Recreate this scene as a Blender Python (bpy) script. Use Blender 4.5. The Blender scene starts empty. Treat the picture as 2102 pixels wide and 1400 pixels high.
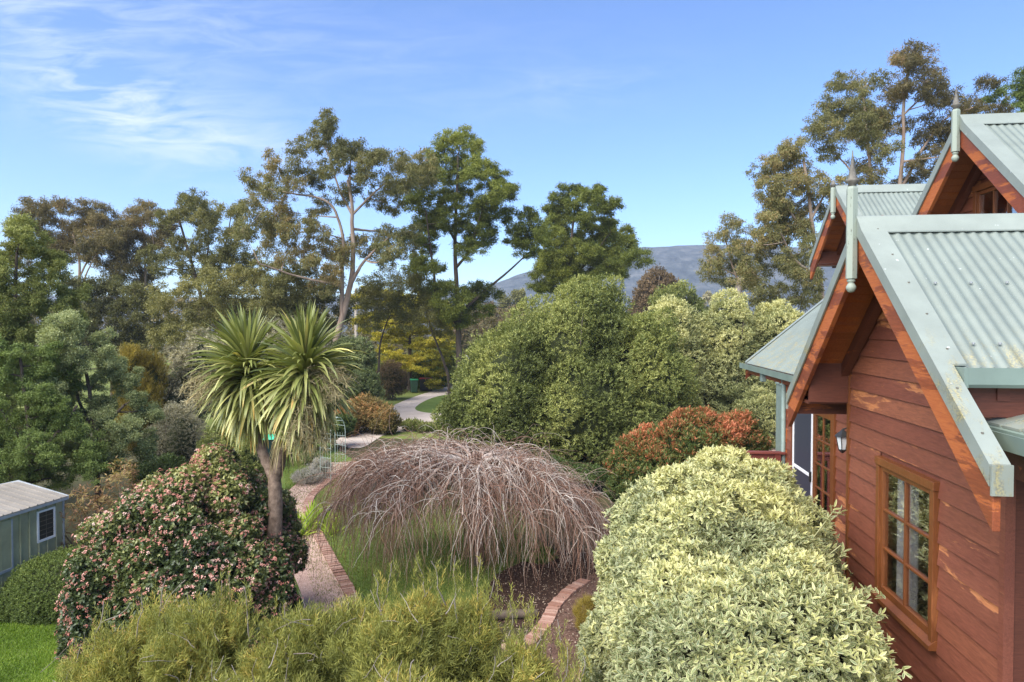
import bpy, math, random
import numpy as np
from mathutils import Vector, Matrix

# ------------------------------------------------------------------ camera, sky, sun
sc = bpy.context.scene
CAM_Z = 5.0
PITCH = math.radians(1.3)
FPX = 1401.0
cam_d = bpy.data.cameras.new("camera")
cam = bpy.data.objects.new("camera", cam_d)
sc.collection.objects.link(cam)
cam_d.sensor_width = 36.0
cam_d.lens = FPX / 2102.0 * 36.0
cam_d.clip_start = 0.05
cam_d.clip_end = 20000
cam.location = (0, 0, CAM_Z)
cam.rotation_euler = (math.radians(90) - PITCH, 0, 0)
sc.camera = cam

SUN_V = Vector((-0.48, -0.52, 0.80)).normalized()
SUN_EL = math.asin(SUN_V.z)
SUN_AZ = math.atan2(SUN_V.x, SUN_V.y)
SKY_STRENGTH = 0.118
sun_d = bpy.data.lights.new("sun", 'SUN')
sun_d.energy = 4.6
sun_d.angle = math.radians(75)
sun_d.color = (1.0, 0.94, 0.85)
sun = bpy.data.objects.new("sun", sun_d)
sc.collection.objects.link(sun)
sun.rotation_euler = SUN_V.to_track_quat('Z', 'Y').to_euler()
sc.view_settings.view_transform = 'Standard'
sc.view_settings.look = 'None'
sc.view_settings.gamma = 1
sc.view_settings.exposure = 1.13


class NT:
    """tiny node-tree helper"""
    def __init__(s, tree):
        s.t = tree
        s.n = tree.nodes
        s.l = tree.links

    def node(s, typ, **kw):
        nd = s.n.new(typ)
        for k, v in kw.items():
            if k.startswith('i_'):
                key = k[2:].replace('_', ' ')
                nd.inputs[key].default_value = v
            else:
                setattr(nd, k, v)
        return nd

    def link(s, a, b):
        s.l.new(a, b)

    def math(s, op, a, b=None, clamp=False, c=None):
        nd = s.n.new('ShaderNodeMath')
        nd.operation = op
        nd.use_clamp = clamp
        for i, v in enumerate((a, b, c)):
            if v is None:
                continue
            if isinstance(v, (int, float)):
                nd.inputs[i].default_value = v
            else:
                s.l.new(v, nd.inputs[i])
        return nd.outputs[0]

    def mix(s, fac, a, b, mode='MIX'):
        nd = s.n.new('ShaderNodeMix')
        nd.data_type = 'RGBA'
        nd.blend_type = mode
        for inp, v in ((nd.inputs[0], fac), (nd.inputs[6], a), (nd.inputs[7], b)):
            if isinstance(v, (int, float)):
                inp.default_value = v
            elif isinstance(v, (tuple, list)):
                inp.default_value = (v[0], v[1], v[2], 1)
            else:
                s.l.new(v, inp)
        return nd.outputs[2]

    def ramp(s, fac, stops, interp='LINEAR'):
        nd = s.n.new('ShaderNodeValToRGB')
        cr = nd.color_ramp
        cr.interpolation = interp
        while len(cr.elements) > 1:
            cr.elements.remove(cr.elements[-1])
        for i, (p, c) in enumerate(stops):
            e = cr.elements[0] if i == 0 else cr.elements.new(p)
            e.position = p
            if isinstance(c, (int, float)):
                c = (c, c, c)
            e.color = (c[0], c[1], c[2], 1)
        s.l.new(fac, nd.inputs[0])
        return nd.outputs[0]

    def noise(s, vec, scale, detail=4, rough=0.55, dist=0.0, dim='3D'):
        nd = s.n.new('ShaderNodeTexNoise')
        nd.inputs['Scale'].default_value = scale
        nd.inputs['Detail'].default_value = detail
        nd.inputs['Roughness'].default_value = rough
        nd.inputs['Distortion'].default_value = dist
        if vec is not None:
            s.l.new(vec, nd.inputs['Vector'])
        return nd.outputs[0]

    def mapping(s, vec, scale=(1, 1, 1), rot=(0, 0, 0), loc=(0, 0, 0)):
        nd = s.n.new('ShaderNodeMapping')
        nd.inputs['Scale'].default_value = scale
        nd.inputs['Rotation'].default_value = rot
        nd.inputs['Location'].default_value = loc
        s.l.new(vec, nd.inputs['Vector'])
        return nd.outputs[0]


# world: physical sky plus thin cirrus, laid out by sky direction
world = bpy.data.worlds.new("World")
sc.world = world
world.use_nodes = True
w = NT(world.node_tree)
w.n.clear()
sky = w.node('ShaderNodeTexSky', sky_type='NISHITA', sun_disc=False)
sky.sun_elevation = SUN_EL
sky.sun_rotation = SUN_AZ
sky.altitude = 0
sky.air_density = 1.0
sky.dust_density = 0.0
sky.ozone_density = 4.0
bg = w.node('ShaderNodeBackground', i_Strength=SKY_STRENGTH)
outw = w.node('ShaderNodeOutputWorld')
tc = w.node('ShaderNodeTexCoord')
sep = w.node('ShaderNodeSeparateXYZ')
w.link(tc.outputs['Generated'], sep.inputs[0])
yy = w.math('MAXIMUM', w.math('ABSOLUTE', sep.outputs[1]), 0.08)
ua = w.math('DIVIDE', sep.outputs[0], yy)
ea = w.math('DIVIDE', w.math('MAXIMUM', sep.outputs[2], 0.0), yy)
comb = w.node('ShaderNodeCombineXYZ')
w.link(ua, comb.inputs[0])
w.link(ea, comb.inputs[1])


def sky_patch(cu, ce, ru, re, ang, power=1.0):
    du = w.math('SUBTRACT', ua, cu)
    de = w.math('SUBTRACT', ea, ce)
    ca, sa = math.cos(ang), math.sin(ang)
    p = w.math('ADD', w.math('MULTIPLY', du, ca / ru), w.math('MULTIPLY', de, sa / ru))
    q = w.math('ADD', w.math('MULTIPLY', du, -sa / re), w.math('MULTIPLY', de, ca / re))
    r2 = w.math('ADD', w.math('MULTIPLY', p, p), w.math('MULTIPLY', q, q))
    g = w.math('EXPONENT', w.math('MULTIPLY', r2, -1.0))
    return w.math('MULTIPLY', g, power)


patches = [sky_patch(-0.52, 0.300, 0.20, 0.055, math.radians(-14), 1.0),
           sky_patch(-0.62, 0.36, 0.16, 0.06, math.radians(-35), 0.6),
           sky_patch(-0.56, 0.45, 0.32, 0.06, math.radians(-8), 0.5),
           sky_patch(-0.1, 0.36, 0.30, 0.10, 0.0, 0.10),
           sky_patch(0.10, 0.35, 0.12, 0.03, math.radians(10), 0.22)]
mask = patches[0]
for p_ in patches[1:]:
    mask = w.math('ADD', mask, p_)
mp = w.mapping(comb.outputs[0], scale=(5.0, 24.0, 1), rot=(0, 0, math.radians(16)))
n1 = w.noise(mp, 1.6, 9, 0.62, 0.9)
mp2 = w.mapping(comb.outputs[0], scale=(3.0, 6.0, 1), rot=(0, 0, math.radians(20)))
n2 = w.noise(mp2, 1.5, 5, 0.5, 0.3)
nn = w.math('ADD', w.math('MULTIPLY', n1, 0.65), w.math('MULTIPLY', n2, 0.35))
cl = w.math('MULTIPLY', w.math('SUBTRACT', nn, 0.42), 3.4, clamp=True)
cl = w.math('MULTIPLY', w.math('MULTIPLY', cl, mask), 0.8, clamp=True)
skyc = w.mix(1.0, sky.outputs[0], (.68, .80, 1.0), 'MULTIPLY')
ccol = w.mix(cl, skyc, (4.6, 4.9, 5.4))
w.link(ccol, bg.inputs[0])
w.link(bg.outputs[0], outw.inputs[0])
# ------------------------------------------------------------------ helpers

C = sc.collection
rng = np.random.default_rng(7)
random.seed(7)
cp, sp = math.cos(PITCH), math.sin(PITCH)


def at(px, py, t):
    """world point seen at photo pixel (px,py), t metres ahead"""
    u = (px - 1051.0) / FPX
    v = (700.0 - py) / FPX
    dy = cp + v * sp
    dz = -sp + v * cp
    k = t / dy
    return np.array([u * k, t, CAM_Z + dz * k])


def gnd(px, py, z=0.0):
    u = (px - 1051.0) / FPX
    v = (700.0 - py) / FPX
    dy = cp + v * sp
    dz = -sp + v * cp
    k = (z - CAM_Z) / dz
    return np.array([u * k, dy * k, z])


def nrm(a):
    return a / np.maximum(np.linalg.norm(a, axis=-1, keepdims=True), 1e-9)


def tag(o, label=None, cat=None, group=None, kind=None):
    if label:
        o['label'] = label
    if cat:
        o['category'] = cat
    if group:
        o['group'] = group
    if kind:
        o['kind'] = kind
    return o


def thing(name, label, cat, loc=(0, 0, 0), rz=0, group=None):
    o = bpy.data.objects.new(name, None)
    C.objects.link(o)
    o.empty_display_size = 0.2
    o.location = loc
    o.rotation_euler = (0, 0, rz)
    return tag(o, label, cat, group)


def np_mesh(name, V, Fs, mat=None, parent=None, attrs=None, smooth=False, org=None):
    """V (n,3) world (or parent-local when org is None and parent has no offset); Fs list of int arrays"""
    V = np.asarray(V, dtype=np.float32).reshape(-1, 3)
    if org is not None:
        V = V - np.asarray(org, dtype=np.float32)
    me = bpy.data.meshes.new(name)
    if not isinstance(Fs, list):
        Fs = [Fs]
    Fs = [np.asarray(f, dtype=np.int32) for f in Fs if len(f)]
    loops = np.concatenate([f.ravel() for f in Fs])
    tot = np.concatenate([np.full(len(f), f.shape[1], dtype=np.int32) for f in Fs])
    start = np.concatenate([[0], np.cumsum(tot)[:-1]]).astype(np.int32)
    me.vertices.add(len(V))
    me.vertices.foreach_set('co', V.ravel())
    me.loops.add(len(loops))
    me.loops.foreach_set('vertex_index', loops)
    me.polygons.add(len(tot))
    me.polygons.foreach_set('loop_start', start)
    me.polygons.foreach_set('loop_total', tot)
    if smooth:
        me.polygons.foreach_set('use_smooth', np.ones(len(tot), dtype=bool))
    me.update(calc_edges=True)
    if attrs:
        for k, a in attrs.items():
            at_ = me.attributes.new(k, 'FLOAT', 'POINT')
            at_.data.foreach_set('value', np.asarray(a, dtype=np.float32))
    if mat is not None:
        me.materials.append(mat)
    o = bpy.data.objects.new(name, me)
    C.objects.link(o)
    if parent is not None:
        o.parent = parent
    return o


class MB:
    """collects polygons for one mesh"""
    def __init__(s):
        s.v = []
        s.f = []
        s.a = []
        s.tint = 0.5

    def add(s, verts, faces):
        b = len(s.v)
        s.v.extend([tuple(float(c) for c in p) for p in verts])
        s.a.extend([s.tint] * len(verts))
        s.f.extend([tuple(b + i for i in f) for f in faces])
        return s

    def box(s, x0, x1, y0, y1, z0, z1):
        x0, x1 = min(x0, x1), max(x0, x1)
        y0, y1 = min(y0, y1), max(y0, y1)
        z0, z1 = min(z0, z1), max(z0, z1)
        v = [(x0, y0, z0), (x1, y0, z0), (x1, y1, z0), (x0, y1, z0),
             (x0, y0, z1), (x1, y0, z1), (x1, y1, z1), (x0, y1, z1)]
        return s.add(v, [(0, 3, 2, 1), (4, 5, 6, 7), (0, 1, 5, 4), (1, 2, 6, 5), (2, 3, 7, 6), (3, 0, 4, 7)])

    def prism(s, pts, a0, a1, axis='x'):
        """extrude a polygon given in the plane across axis"""
        n = len(pts)
        def mk(p, a):
            if axis == 'x':
                return (a, p[0], p[1])
            if axis == 'y':
                return (p[0], a, p[1])
            return (p[0], p[1], a)
        v = [mk(p, a0) for p in pts] + [mk(p, a1) for p in pts]
        f = [tuple(range(n - 1, -1, -1)), tuple(range(n, 2 * n))]
        for i in range(n):
            j = (i + 1) % n
            f.append((i, j, n + j, n + i))
        return s.add(v, f)

    def lathe(s, cx, cy, prof, n=16, hexa=False, rot=0.0):
        v = []
        f = []
        for (r, z) in prof:
            for k in range(n):
                a = 2 * math.pi * k / n + rot
                v.append((cx + r * math.cos(a), cy + r * math.sin(a), z))
        for i in range(len(prof) - 1):
            for k in range(n):
                k2 = (k + 1) % n
                f.append((i * n + k, i * n + k2, (i + 1) * n + k2, (i + 1) * n + k))
        f.append(tuple(range(n - 1, -1, -1)))
        m = (len(prof) - 1) * n
        f.append(tuple(range(m, m + n)))
        return s.add(v, f)

    def tube(s, pts, rad, n=8):
        P = [Vector(p) for p in pts]
        if isinstance(rad, (int, float)):
            rad = [rad] * len(P)
        v = []
        f = []
        for i, p in enumerate(P):
            tv = (P[min(i + 1, len(P) - 1)] - P[max(i - 1, 0)]).normalized()
            ref = Vector((0, 0, 1)) if abs(tv.z) < 0.9 else Vector((1, 0, 0))
            a = tv.cross(ref).normalized()
            b = tv.cross(a)
            for k in range(n):
                th = 2 * math.pi * k / n
                v.append(p + (a * math.cos(th) + b * math.sin(th)) * rad[i])
        for i in range(len(P) - 1):
            for k in range(n):
                k2 = (k + 1) % n
                f.append((i * n + k, i * n + k2, (i + 1) * n + k2, (i + 1) * n + k))
        f.append(tuple(range(n - 1, -1, -1)))
        m = (len(P) - 1) * n
        f.append(tuple(range(m, m + n)))
        return s.add(v, f)

    def build(s, name, mat, parent=None, org=(0, 0, 0), smooth=False, bevel=0):
        me = bpy.data.meshes.new(name)
        V = [(a - org[0], b - org[1], c - org[2]) for a, b, c in s.v]
        me.from_pydata(V, [], s.f)
        me.update()
        at_ = me.attributes.new('tint', 'FLOAT', 'POINT')
        at_.data.foreach_set('value', np.asarray(s.a, dtype=np.float32))
        if smooth:
            me.polygons.foreach_set('use_smooth', [True] * len(me.polygons))
        me.materials.append(mat)
        o = bpy.data.objects.new(name, me)
        C.objects.link(o)
        if parent is not None:
            o.parent = parent
        if bevel:
            md = o.modifiers.new('bevel', 'BEVEL')
            md.width = bevel
            md.segments = 2
            md.limit_method = 'ANGLE'
        return o


def tubes(paths, radii, n=3):
    """vectorised tubes. paths (N,K,3) radii (N,K)"""
    paths = np.asarray(paths, dtype=float)
    N, K, _ = paths.shape
    T = np.gradient(paths, axis=1)
    T = nrm(T)
    ref = nrm(rng.normal(size=(N, 1, 3)))
    A = nrm(np.cross(T, np.broadcast_to(ref, T.shape)))
    B = np.cross(T, A)
    th = np.arange(n) * 2 * math.pi / n
    V = (paths[:, :, None, :] + (A[:, :, None, :] * np.cos(th)[None, None, :, None]
         + B[:, :, None, :] * np.sin(th)[None, None, :, None]) * np.asarray(radii)[:, :, None, None])
    idx = np.arange(N * K * n).reshape(N, K, n)
    a = idx[:, :-1, :]
    b = np.roll(a, -1, axis=2)
    c = idx[:, 1:, :]
    d = np.roll(c, -1, axis=2)
    F = np.stack([a, b, d, c], axis=-1).reshape(-1, 4)
    return V.reshape(-1, 3), F


class Acc:
    def __init__(s):
        s.V = []
        s.F = []
        s.at = {}
        s.n = 0

    def add(s, V, F, **attrs):
        s.V.append(V)
        s.F.append(np.asarray(F) + s.n)
        for k, a in attrs.items():
            s.at.setdefault(k, []).append(np.broadcast_to(np.asarray(a, dtype=np.float32), (len(V),)))
        s.n += len(V)

    def build(s, name, mat, parent, org, smooth=False):
        if s.n == 0:
            return None
        return np_mesh(name, np.concatenate(s.V), s.F, mat, parent,
                       {k: np.concatenate(a) for k, a in s.at.items()}, smooth, org)


class Wob:
    """cheap smooth 3-D noise, about -1..1"""
    def __init__(s, freq, seed=0, k=7):
        r = np.random.default_rng(seed)
        s.w = nrm(r.normal(size=(k, 3))) * freq * r.uniform(0.6, 1.8, size=(k, 1))
        s.p = r.uniform(0, 6.28, size=k)

    def __call__(s, P):
        return np.sin(P @ s.w.T + s.p).sum(axis=-1) / math.sqrt(len(s.p)) / 1.2


def rdir(n):
    return nrm(rng.normal(size=(n, 3)))


def leaf_geo(P, D, L, W, N, kind='quad', fold=0.15):
    """leaves: P base, D direction, L length, W width, N facing hint"""
    n = len(P)
    L = np.broadcast_to(L, (n,))[:, None]
    W = np.broadcast_to(W, (n,))[:, None]
    S = nrm(np.cross(D, N))
    Nn = np.cross(S, D)
    if kind == 'quad':
        V = np.stack([P, P + D * L * .45 + S * W * .5, P + D * L, P + D * L * .45 - S * W * .5], axis=1)
        F = np.arange(n * 4).reshape(n, 4)
        return V.reshape(-1, 3), F, 4
    if kind == 'tri':
        V = np.stack([P + S * W * .5, P + D * L, P - S * W * .5], axis=1)
        F = np.arange(n * 3).reshape(n, 3)
        return V.reshape(-1, 3), F, 3
    # fold: 7 verts: base, l1, r1, l2, r2, tip , mid rib x2
    Dn = -Nn * L * 0.12
    V = np.stack([P,
                  P + D * L * .35 + S * W * .5, P + D * L * .35 - S * W * .5,
                  P + D * L * .72 + S * W * .38 + Dn * .5, P + D * L * .72 - S * W * .38 + Dn * .5,
                  P + D * L + Dn,
                  P + D * L * .35 - Nn * W * fold, P + D * L * .72 - Nn * W * fold + Dn * .5], axis=1)
    b = (np.arange(n) * 8)[:, None]
    quads = np.concatenate([b + np.array([[6, 1, 3, 7]]), b + np.array([[2, 6, 7, 4]])])
    tris = np.concatenate([b + np.array([[0, 1, 6]]), b + np.array([[0, 6, 2]]),
                           b + np.array([[7, 3, 5]]), b + np.array([[4, 7, 5]])])
    return V.reshape(-1, 3), (quads, tris), 8


FOLD_EDGE = np.array([1, 1, 1, 1, 1, 1, 0, 0], dtype=np.float32)


def add_leaves(acc, P, D, L, W, N, tint, kind='quad', fold=0.15):
    V, F, k = leaf_geo(P, D, L, W, N, kind, fold)
    tt = np.repeat(np.broadcast_to(tint, (len(P),)), k)
    if kind == 'fold':
        e = np.tile(FOLD_EDGE, len(P))
        n0 = acc.n
        acc.V.append(V)
        acc.F.append(F[0] + n0)
        acc.F.append(F[1] + n0)
        acc.at.setdefault('tint', []).append(tt.astype(np.float32))
        acc.at.setdefault('edge', []).append(e)
        acc.n += len(V)
    else:
        acc.add(V, F, tint=tt)


# ------------------------------------------------------------------ materials

def new_mat(name):
    m = bpy.data.materials.new(name)
    m.use_nodes = True
    t = NT(m.node_tree)
    t.n.clear()
    out = t.node('ShaderNodeOutputMaterial')
    return m, t, out


def principled(t, col=None, rough=0.6, spec=0.5, metal=0.0):
    b = t.node('ShaderNodeBsdfPrincipled')
    b.inputs['Roughness'].default_value = rough
    b.inputs['Specular IOR Level'].default_value = spec
    b.inputs['Metallic'].default_value = metal
    if col is not None:
        if isinstance(col, (tuple, list)):
            b.inputs['Base Color'].default_value = (col[0], col[1], col[2], 1)
        else:
            t.link(col, b.inputs['Base Color'])
    return b


def leaf_mat(name, stops, rough=0.5, trans=0.25, edge=None, edge_pos=0.5, spec=0.35):
    """foliage: ramp over the per-leaf tint attribute, thin-leaf translucency"""
    m, t, out = new_mat(name)
    a = t.node('ShaderNodeAttribute', attribute_name='tint')
    stops = [(p, tuple(min(.9, x * k_) for x, k_ in zip(c, (1.40, 1.31, 1.12)))) for p, c in stops]
    col = t.ramp(a.outputs['Fac'], stops)
    if edge:
        e = t.node('ShaderNodeAttribute', attribute_name='edge')
        f = t.ramp(e.outputs['Fac'], [(edge_pos - .08, 0), (edge_pos + .08, 1)])
        col2 = t.ramp(a.outputs['Fac'], edge)
        col = t.mix(f, col, col2)
    b = principled(t, col, rough, spec)
    tr = t.node('ShaderNodeBsdfTranslucent')
    tc_ = t.mix(1.0, col, (1.0, 1.0, 0.55), 'MULTIPLY')
    t.link(tc_, tr.inputs[0])
    mx = t.node('ShaderNodeMixShader')
    mx.inputs[0].default_value = trans
    t.link(b.outputs[0], mx.inputs[1])
    t.link(tr.outputs[0], mx.inputs[2])
    t.link(mx.outputs[0], out.inputs[0])
    return m


def bark_mat(name, c1, c2, scale=6, stretch=(1, 1, .2), rough=.85, bump=.4):
    m, t, out = new_mat(name)
    g = t.node('ShaderNodeTexCoord')
    v = t.mapping(g.outputs['Object'], scale=stretch)
    n = t.noise(v, scale, 6, .65)
    col = t.ramp(n, [(.3, c1), (.7, c2)])
    b = principled(t, col, rough, .2)
    bp = t.node('ShaderNodeBump', i_Strength=bump, i_Distance=.02)
    t.link(n, bp.inputs['Height'])
    t.link(bp.outputs[0], b.inputs['Normal'])
    t.link(b.outputs[0], out.inputs[0])
    return m


def tint_mat(name, stops, rough=.8, spec=.2):
    m, t, out = new_mat(name)
    a = t.node('ShaderNodeAttribute', attribute_name='tint')
    col = t.ramp(a.outputs['Fac'], stops)
    b = principled(t, col, rough, spec)
    t.link(b.outputs[0], out.inputs[0])
    return m


def plain_mat(name, col, rough=.6, spec=.4, metal=0, var=.12, scale=8, bump=0.0):
    m, t, out = new_mat(name)
    g = t.node('ShaderNodeTexCoord')
    n = t.noise(g.outputs['Object'], scale, 5, .6)
    c = t.mix(t.ramp(n, [(.35, 0), (.65, 1)]), tuple(x * (1 - var) for x in col), tuple(min(1, x * (1 + var)) for x in col))
    b = principled(t, c, rough, spec, metal)
    if bump:
        bp = t.node('ShaderNodeBump', i_Strength=bump, i_Distance=.01)
        t.link(n, bp.inputs['Height'])
        t.link(bp.outputs[0], b.inputs['Normal'])
    t.link(b.outputs[0], out.inputs[0])
    return m


def ground_mat(name, stops, scale=2.0, fine=60, rough=.95, fine_amt=.5, bump=.5, bdist=.02, patch=None):
    m, t, out = new_mat(name)
    g = t.node('ShaderNodeTexCoord')
    n = t.noise(g.outputs['Object'], scale, 6, .6)
    nf = t.noise(g.outputs['Object'], fine, 5, .7)
    f = t.math('ADD', t.math('MULTIPLY', n, 1 - fine_amt), t.math('MULTIPLY', nf, fine_amt))
    col = t.ramp(f, stops)
    if patch:
        np_ = t.noise(g.outputs['Object'], patch[1], 4, .55)
        col = t.mix(t.ramp(np_, [(patch[2], 0), (patch[2] + .08, 1)]), col, patch[0])
    b = principled(t, col, rough, .15)
    bp = t.node('ShaderNodeBump', i_Strength=bump, i_Distance=bdist)
    t.link(nf, bp.inputs['Height'])
    t.link(bp.outputs[0], b.inputs['Normal'])
    t.link(b.outputs[0], out.inputs[0])
    return m


def timber_mat(name, paint, paint2, bare, bare2, thresh=.62, along='y', rough=.5, grain=1.0, peel_scale=2.2):
    """painted or oiled timber: grain along an axis, worn patches where the bare wood shows"""
    m, t, out = new_mat(name)
    g = t.node('ShaderNodeTexCoord')
    st = {'y': (9, 1, 9), 'x': (1, 9, 9), 'z': (9, 9, 1)}[along]
    v = t.mapping(g.outputs['Object'], scale=st)
    gr = t.noise(v, 9, 7, .65, .6)
    st2 = {'y': (1, .28, 1.6), 'x': (.28, 1, 1.6), 'z': (1.5, 1.5, .3)}[along]
    a = t.node('ShaderNodeAttribute', attribute_name='tint')
    off = t.node('ShaderNodeCombineXYZ')
    t.link(t.math('MULTIPLY', a.outputs['Fac'], 37.0), off.inputs[0])
    t.link(t.math('MULTIPLY', a.outputs['Fac'], 23.0), off.inputs[1])
    vv = t.node('ShaderNodeVectorMath', operation='ADD')
    t.link(g.outputs['Object'], vv.inputs[0])
    t.link(off.outputs[0], vv.inputs[1])
    v2 = t.mapping(vv.outputs[0], scale=st2)
    pe = t.noise(v2, peel_scale, 8, .62, .35)
    pe = t.math('ADD', pe, t.math('MULTIPLY', gr, .22))
    mk = t.ramp(pe, [(thresh, 0), (thresh + .035, 1)])
    mid = t.noise(v2, peel_scale * .55, 4, .5)
    pc = t.mix(t.ramp(mid, [(.35, 0), (.65, 1)]), paint, paint2)
    pc = t.mix(t.math('MULTIPLY', t.math('SUBTRACT', a.outputs['Fac'], .5), .55, clamp=True), pc, bare2)
    pc = t.mix(t.ramp(gr, [(.35, .0), (.68, .55 * grain)]), pc, tuple(x * .45 for x in paint))
    bc = t.mix(t.ramp(gr, [(.35, 0), (.65, 1)]), bare, bare2)
    col = t.mix(mk, pc, bc)
    b = principled(t, col, rough, .4)
    rr = t.mix(mk, (rough,) * 3, (min(1, rough + .25),) * 3)
    t.link(rr, b.inputs['Roughness'])
    hh = t.math('ADD', t.math('MULTIPLY', gr, .5), t.math('MULTIPLY', mk, -.3))
    bp = t.node('ShaderNodeBump', i_Strength=.6, i_Distance=.006)
    t.link(hh, bp.inputs['Height'])
    t.link(bp.outputs[0], b.inputs['Normal'])
    t.link(b.outputs[0], out.inputs[0])
    return m


M = {}
M['board'] = timber_mat('weatherboard paint', (.18, .056, .034), (.255, .084, .048), (.40, .135, .045), (.49, .195, .075), .695, peel_scale=3.0)
M['board_x'] = timber_mat('weatherboard paint side', (.155, .044, .030), (.215, .066, .044), (.42, .125, .04), (.55, .21, .075), .74, along='x')
M['barge'] = timber_mat('barge timber', (.19, .052, .026), (.26, .066, .028), (.33, .085, .024), (.42, .125, .032), .60, rough=.45, peel_scale=3.2)
M['soffit'] = timber_mat('soffit timber', (.30, .085, .022), (.38, .11, .03), (.40, .12, .03), (.30, .08, .02), .66, along='y', rough=.5)
M['beam'] = timber_mat('beam timber', (.11, .035, .02), (.15, .045, .025), (.34, .09, .03), (.42, .13, .04), .74, along='x', rough=.55)
M['frame'] = timber_mat('window timber', (.15, .050, .017), (.21, .070, .021), (.32, .115, .032), (.20, .065, .02), .72, along='z', rough=.35, grain=.8)
M['rail'] = timber_mat('deck timber', (.17, .042, .03), (.22, .055, .035), (.30, .10, .06), (.36, .14, .09), .75, along='x', rough=.45)


def metal_mat(name, c, stain=True):
    m, t, out = new_mat(name)
    g = t.node('ShaderNodeTexCoord')
    n = t.noise(g.outputs['Object'], 3, 6, .6)
    nf = t.noise(g.outputs['Object'], 90, 3, .6)
    col = t.mix(t.ramp(n, [(.3, 0), (.7, 1)]), tuple(x * .86 for x in c), tuple(x * 1.1 for x in c))
    if stain:
        ns = t.noise(t.mapping(g.outputs['Object'], scale=(3, .8, .8)), 2.3, 7, .68)
        col = t.mix(t.ramp(ns, [(.60, 0), (.74, .5)]), col, (.20, .21, .18))
        sp_ = t.noise(g.outputs['Object'], 26, 2, .5)
        col = t.mix(t.ramp(sp_, [(.74, 0), (.77, .6)]), col, (.55, .58, .56))
        sx = t.node('ShaderNodeSeparateXYZ')
        t.link(g.outputs['Object'], sx.inputs[0])
        zm = t.ramp(t.math('SUBTRACT', sx.outputs[2], 4.5), [(.20, 1), (.30, .85), (.50, 0)])
        ln = t.noise(t.mapping(g.outputs['Object'], scale=(2.2, .7, .7)), 7, 6, .7)
        lm = t.math('MULTIPLY', t.ramp(ln, [(.50, 0), (.66, .8)]), zm)
        col = t.mix(lm, col, t.mix(t.ramp(nf, [(.4, 0), (.6, 1)]), (.13, .12, .09), (.38, .32, .12)))
    b = principled(t, col, .42, .45)
    bp = t.node('ShaderNodeBump', i_Strength=.06, i_Distance=.003)
    t.link(nf, bp.inputs['Height'])
    t.link(bp.outputs[0], b.inputs['Normal'])
    t.link(b.outputs[0], out.inputs[0])
    return m


M['roof'] = metal_mat('painted corrugated steel', (.175, .205, .178))
M['flash'] = metal_mat('painted steel flashing', (.225, .255, .222))
M['gutter'] = metal_mat('painted steel gutter', (.17, .225, .19), False)
M['tealpipe'] = plain_mat('teal downpipe', (.18, .235, .205), .5)


def finial_mat():
    m, t, out = new_mat('chipped green paint')
    g = t.node('ShaderNodeTexCoord')
    v = t.mapping(g.outputs['Object'], scale=(14, 14, 2.5))
    n = t.noise(v, 4, 8, .7)
    col = t.mix(t.ramp(n, [(.60, 0), (.66, 1)]), (.27, .31, .255), (.07, .06, .045))
    b = principled(t, col, .7, .3)
    t.link(b.outputs[0], out.inputs[0])
    return m


M['finial'] = finial_mat()
M['lead'] = plain_mat('lead cap', (.12, .11, .09), .7, var=.35, scale=30, bump=.3)
M['white'] = plain_mat('white powder coat', (.75, .75, .74), .4, var=.03)
M['dark'] = plain_mat('dark interior', (.02, .018, .016), .9, .1)
M['room'] = plain_mat('room plaster', (.10, .09, .08), .9, .1)
M['black'] = plain_mat('black metal', (.02, .02, .02), .45)
M['screws'] = plain_mat('screw heads', (.30, .31, .31), .4, metal=.5)


def glass_mat(name='window glass', refl=.55, tint=(1, 1, 1)):
    m, t, out = new_mat(name)
    gl = t.node('ShaderNodeBsdfGlossy')
    gl.inputs['Roughness'].default_value = .015
    gl.inputs['Color'].default_value = (.95, .97, 1, 1)
    tr = t.node('ShaderNodeBsdfTransparent')
    tr.inputs[0].default_value = (*tint, 1)
    fr = t.node('ShaderNodeLayerWeight', i_Blend=.35)
    f = t.math('MULTIPLY_ADD', fr.outputs['Fresnel'], 1.2, False, c=.06)
    f = t.math('MINIMUM', f, refl)
    mx = t.node('ShaderNodeMixShader')
    t.link(f, mx.inputs[0])
    t.link(tr.outputs[0], mx.inputs[1])
    t.link(gl.outputs[0], mx.inputs[2])
    t.link(mx.outputs[0], out.inputs[0])
    return m


M['glass'] = glass_mat()


def curtain_mat():
    m, t, out = new_mat('sheer curtain')
    g = t.node('ShaderNodeTexCoord')
    b = t.node('ShaderNodeBsdfDiffuse')
    b.inputs[0].default_value = (.78, .77, .74, 1)
    tr = t.node('ShaderNodeBsdfTranslucent')
    tr.inputs[0].default_value = (.7, .7, .68, 1)
    mx = t.node('ShaderNodeMixShader')
    mx.inputs[0].default_value = .3
    t.link(b.outputs[0], mx.inputs[1])
    t.link(tr.outputs[0], mx.inputs[2])
    t.link(mx.outputs[0], out.inputs[0])
    return m


M['curtain'] = curtain_mat()


def mesh_screen_mat():
    m, t, out = new_mat('fly screen')
    b = principled(t, (.035, .04, .055), .5, .5)
    t.link(b.outputs[0], out.inputs[0])
    return m


M['screen'] = mesh_screen_mat()

# bark
M['bark_gum'] = bark_mat('gum bark', (.16, .10, .07), (.42, .33, .25), 3.0, (1, 1, .25))
M['bark_dark'] = bark_mat('dark bark', (.045, .034, .026), (.13, .10, .075), 5)
M['bark_pale'] = bark_mat('pale bark', (.30, .24, .20), (.52, .46, .40), 3)
M['bark_cord'] = bark_mat('cordyline bark', (.10, .065, .045), (.33, .24, .175), 14, (1, 1, .8), bump=1.0)
M['stem'] = bark_mat('shrub stem', (.10, .08, .06), (.24, .20, .16), 9)

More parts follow.
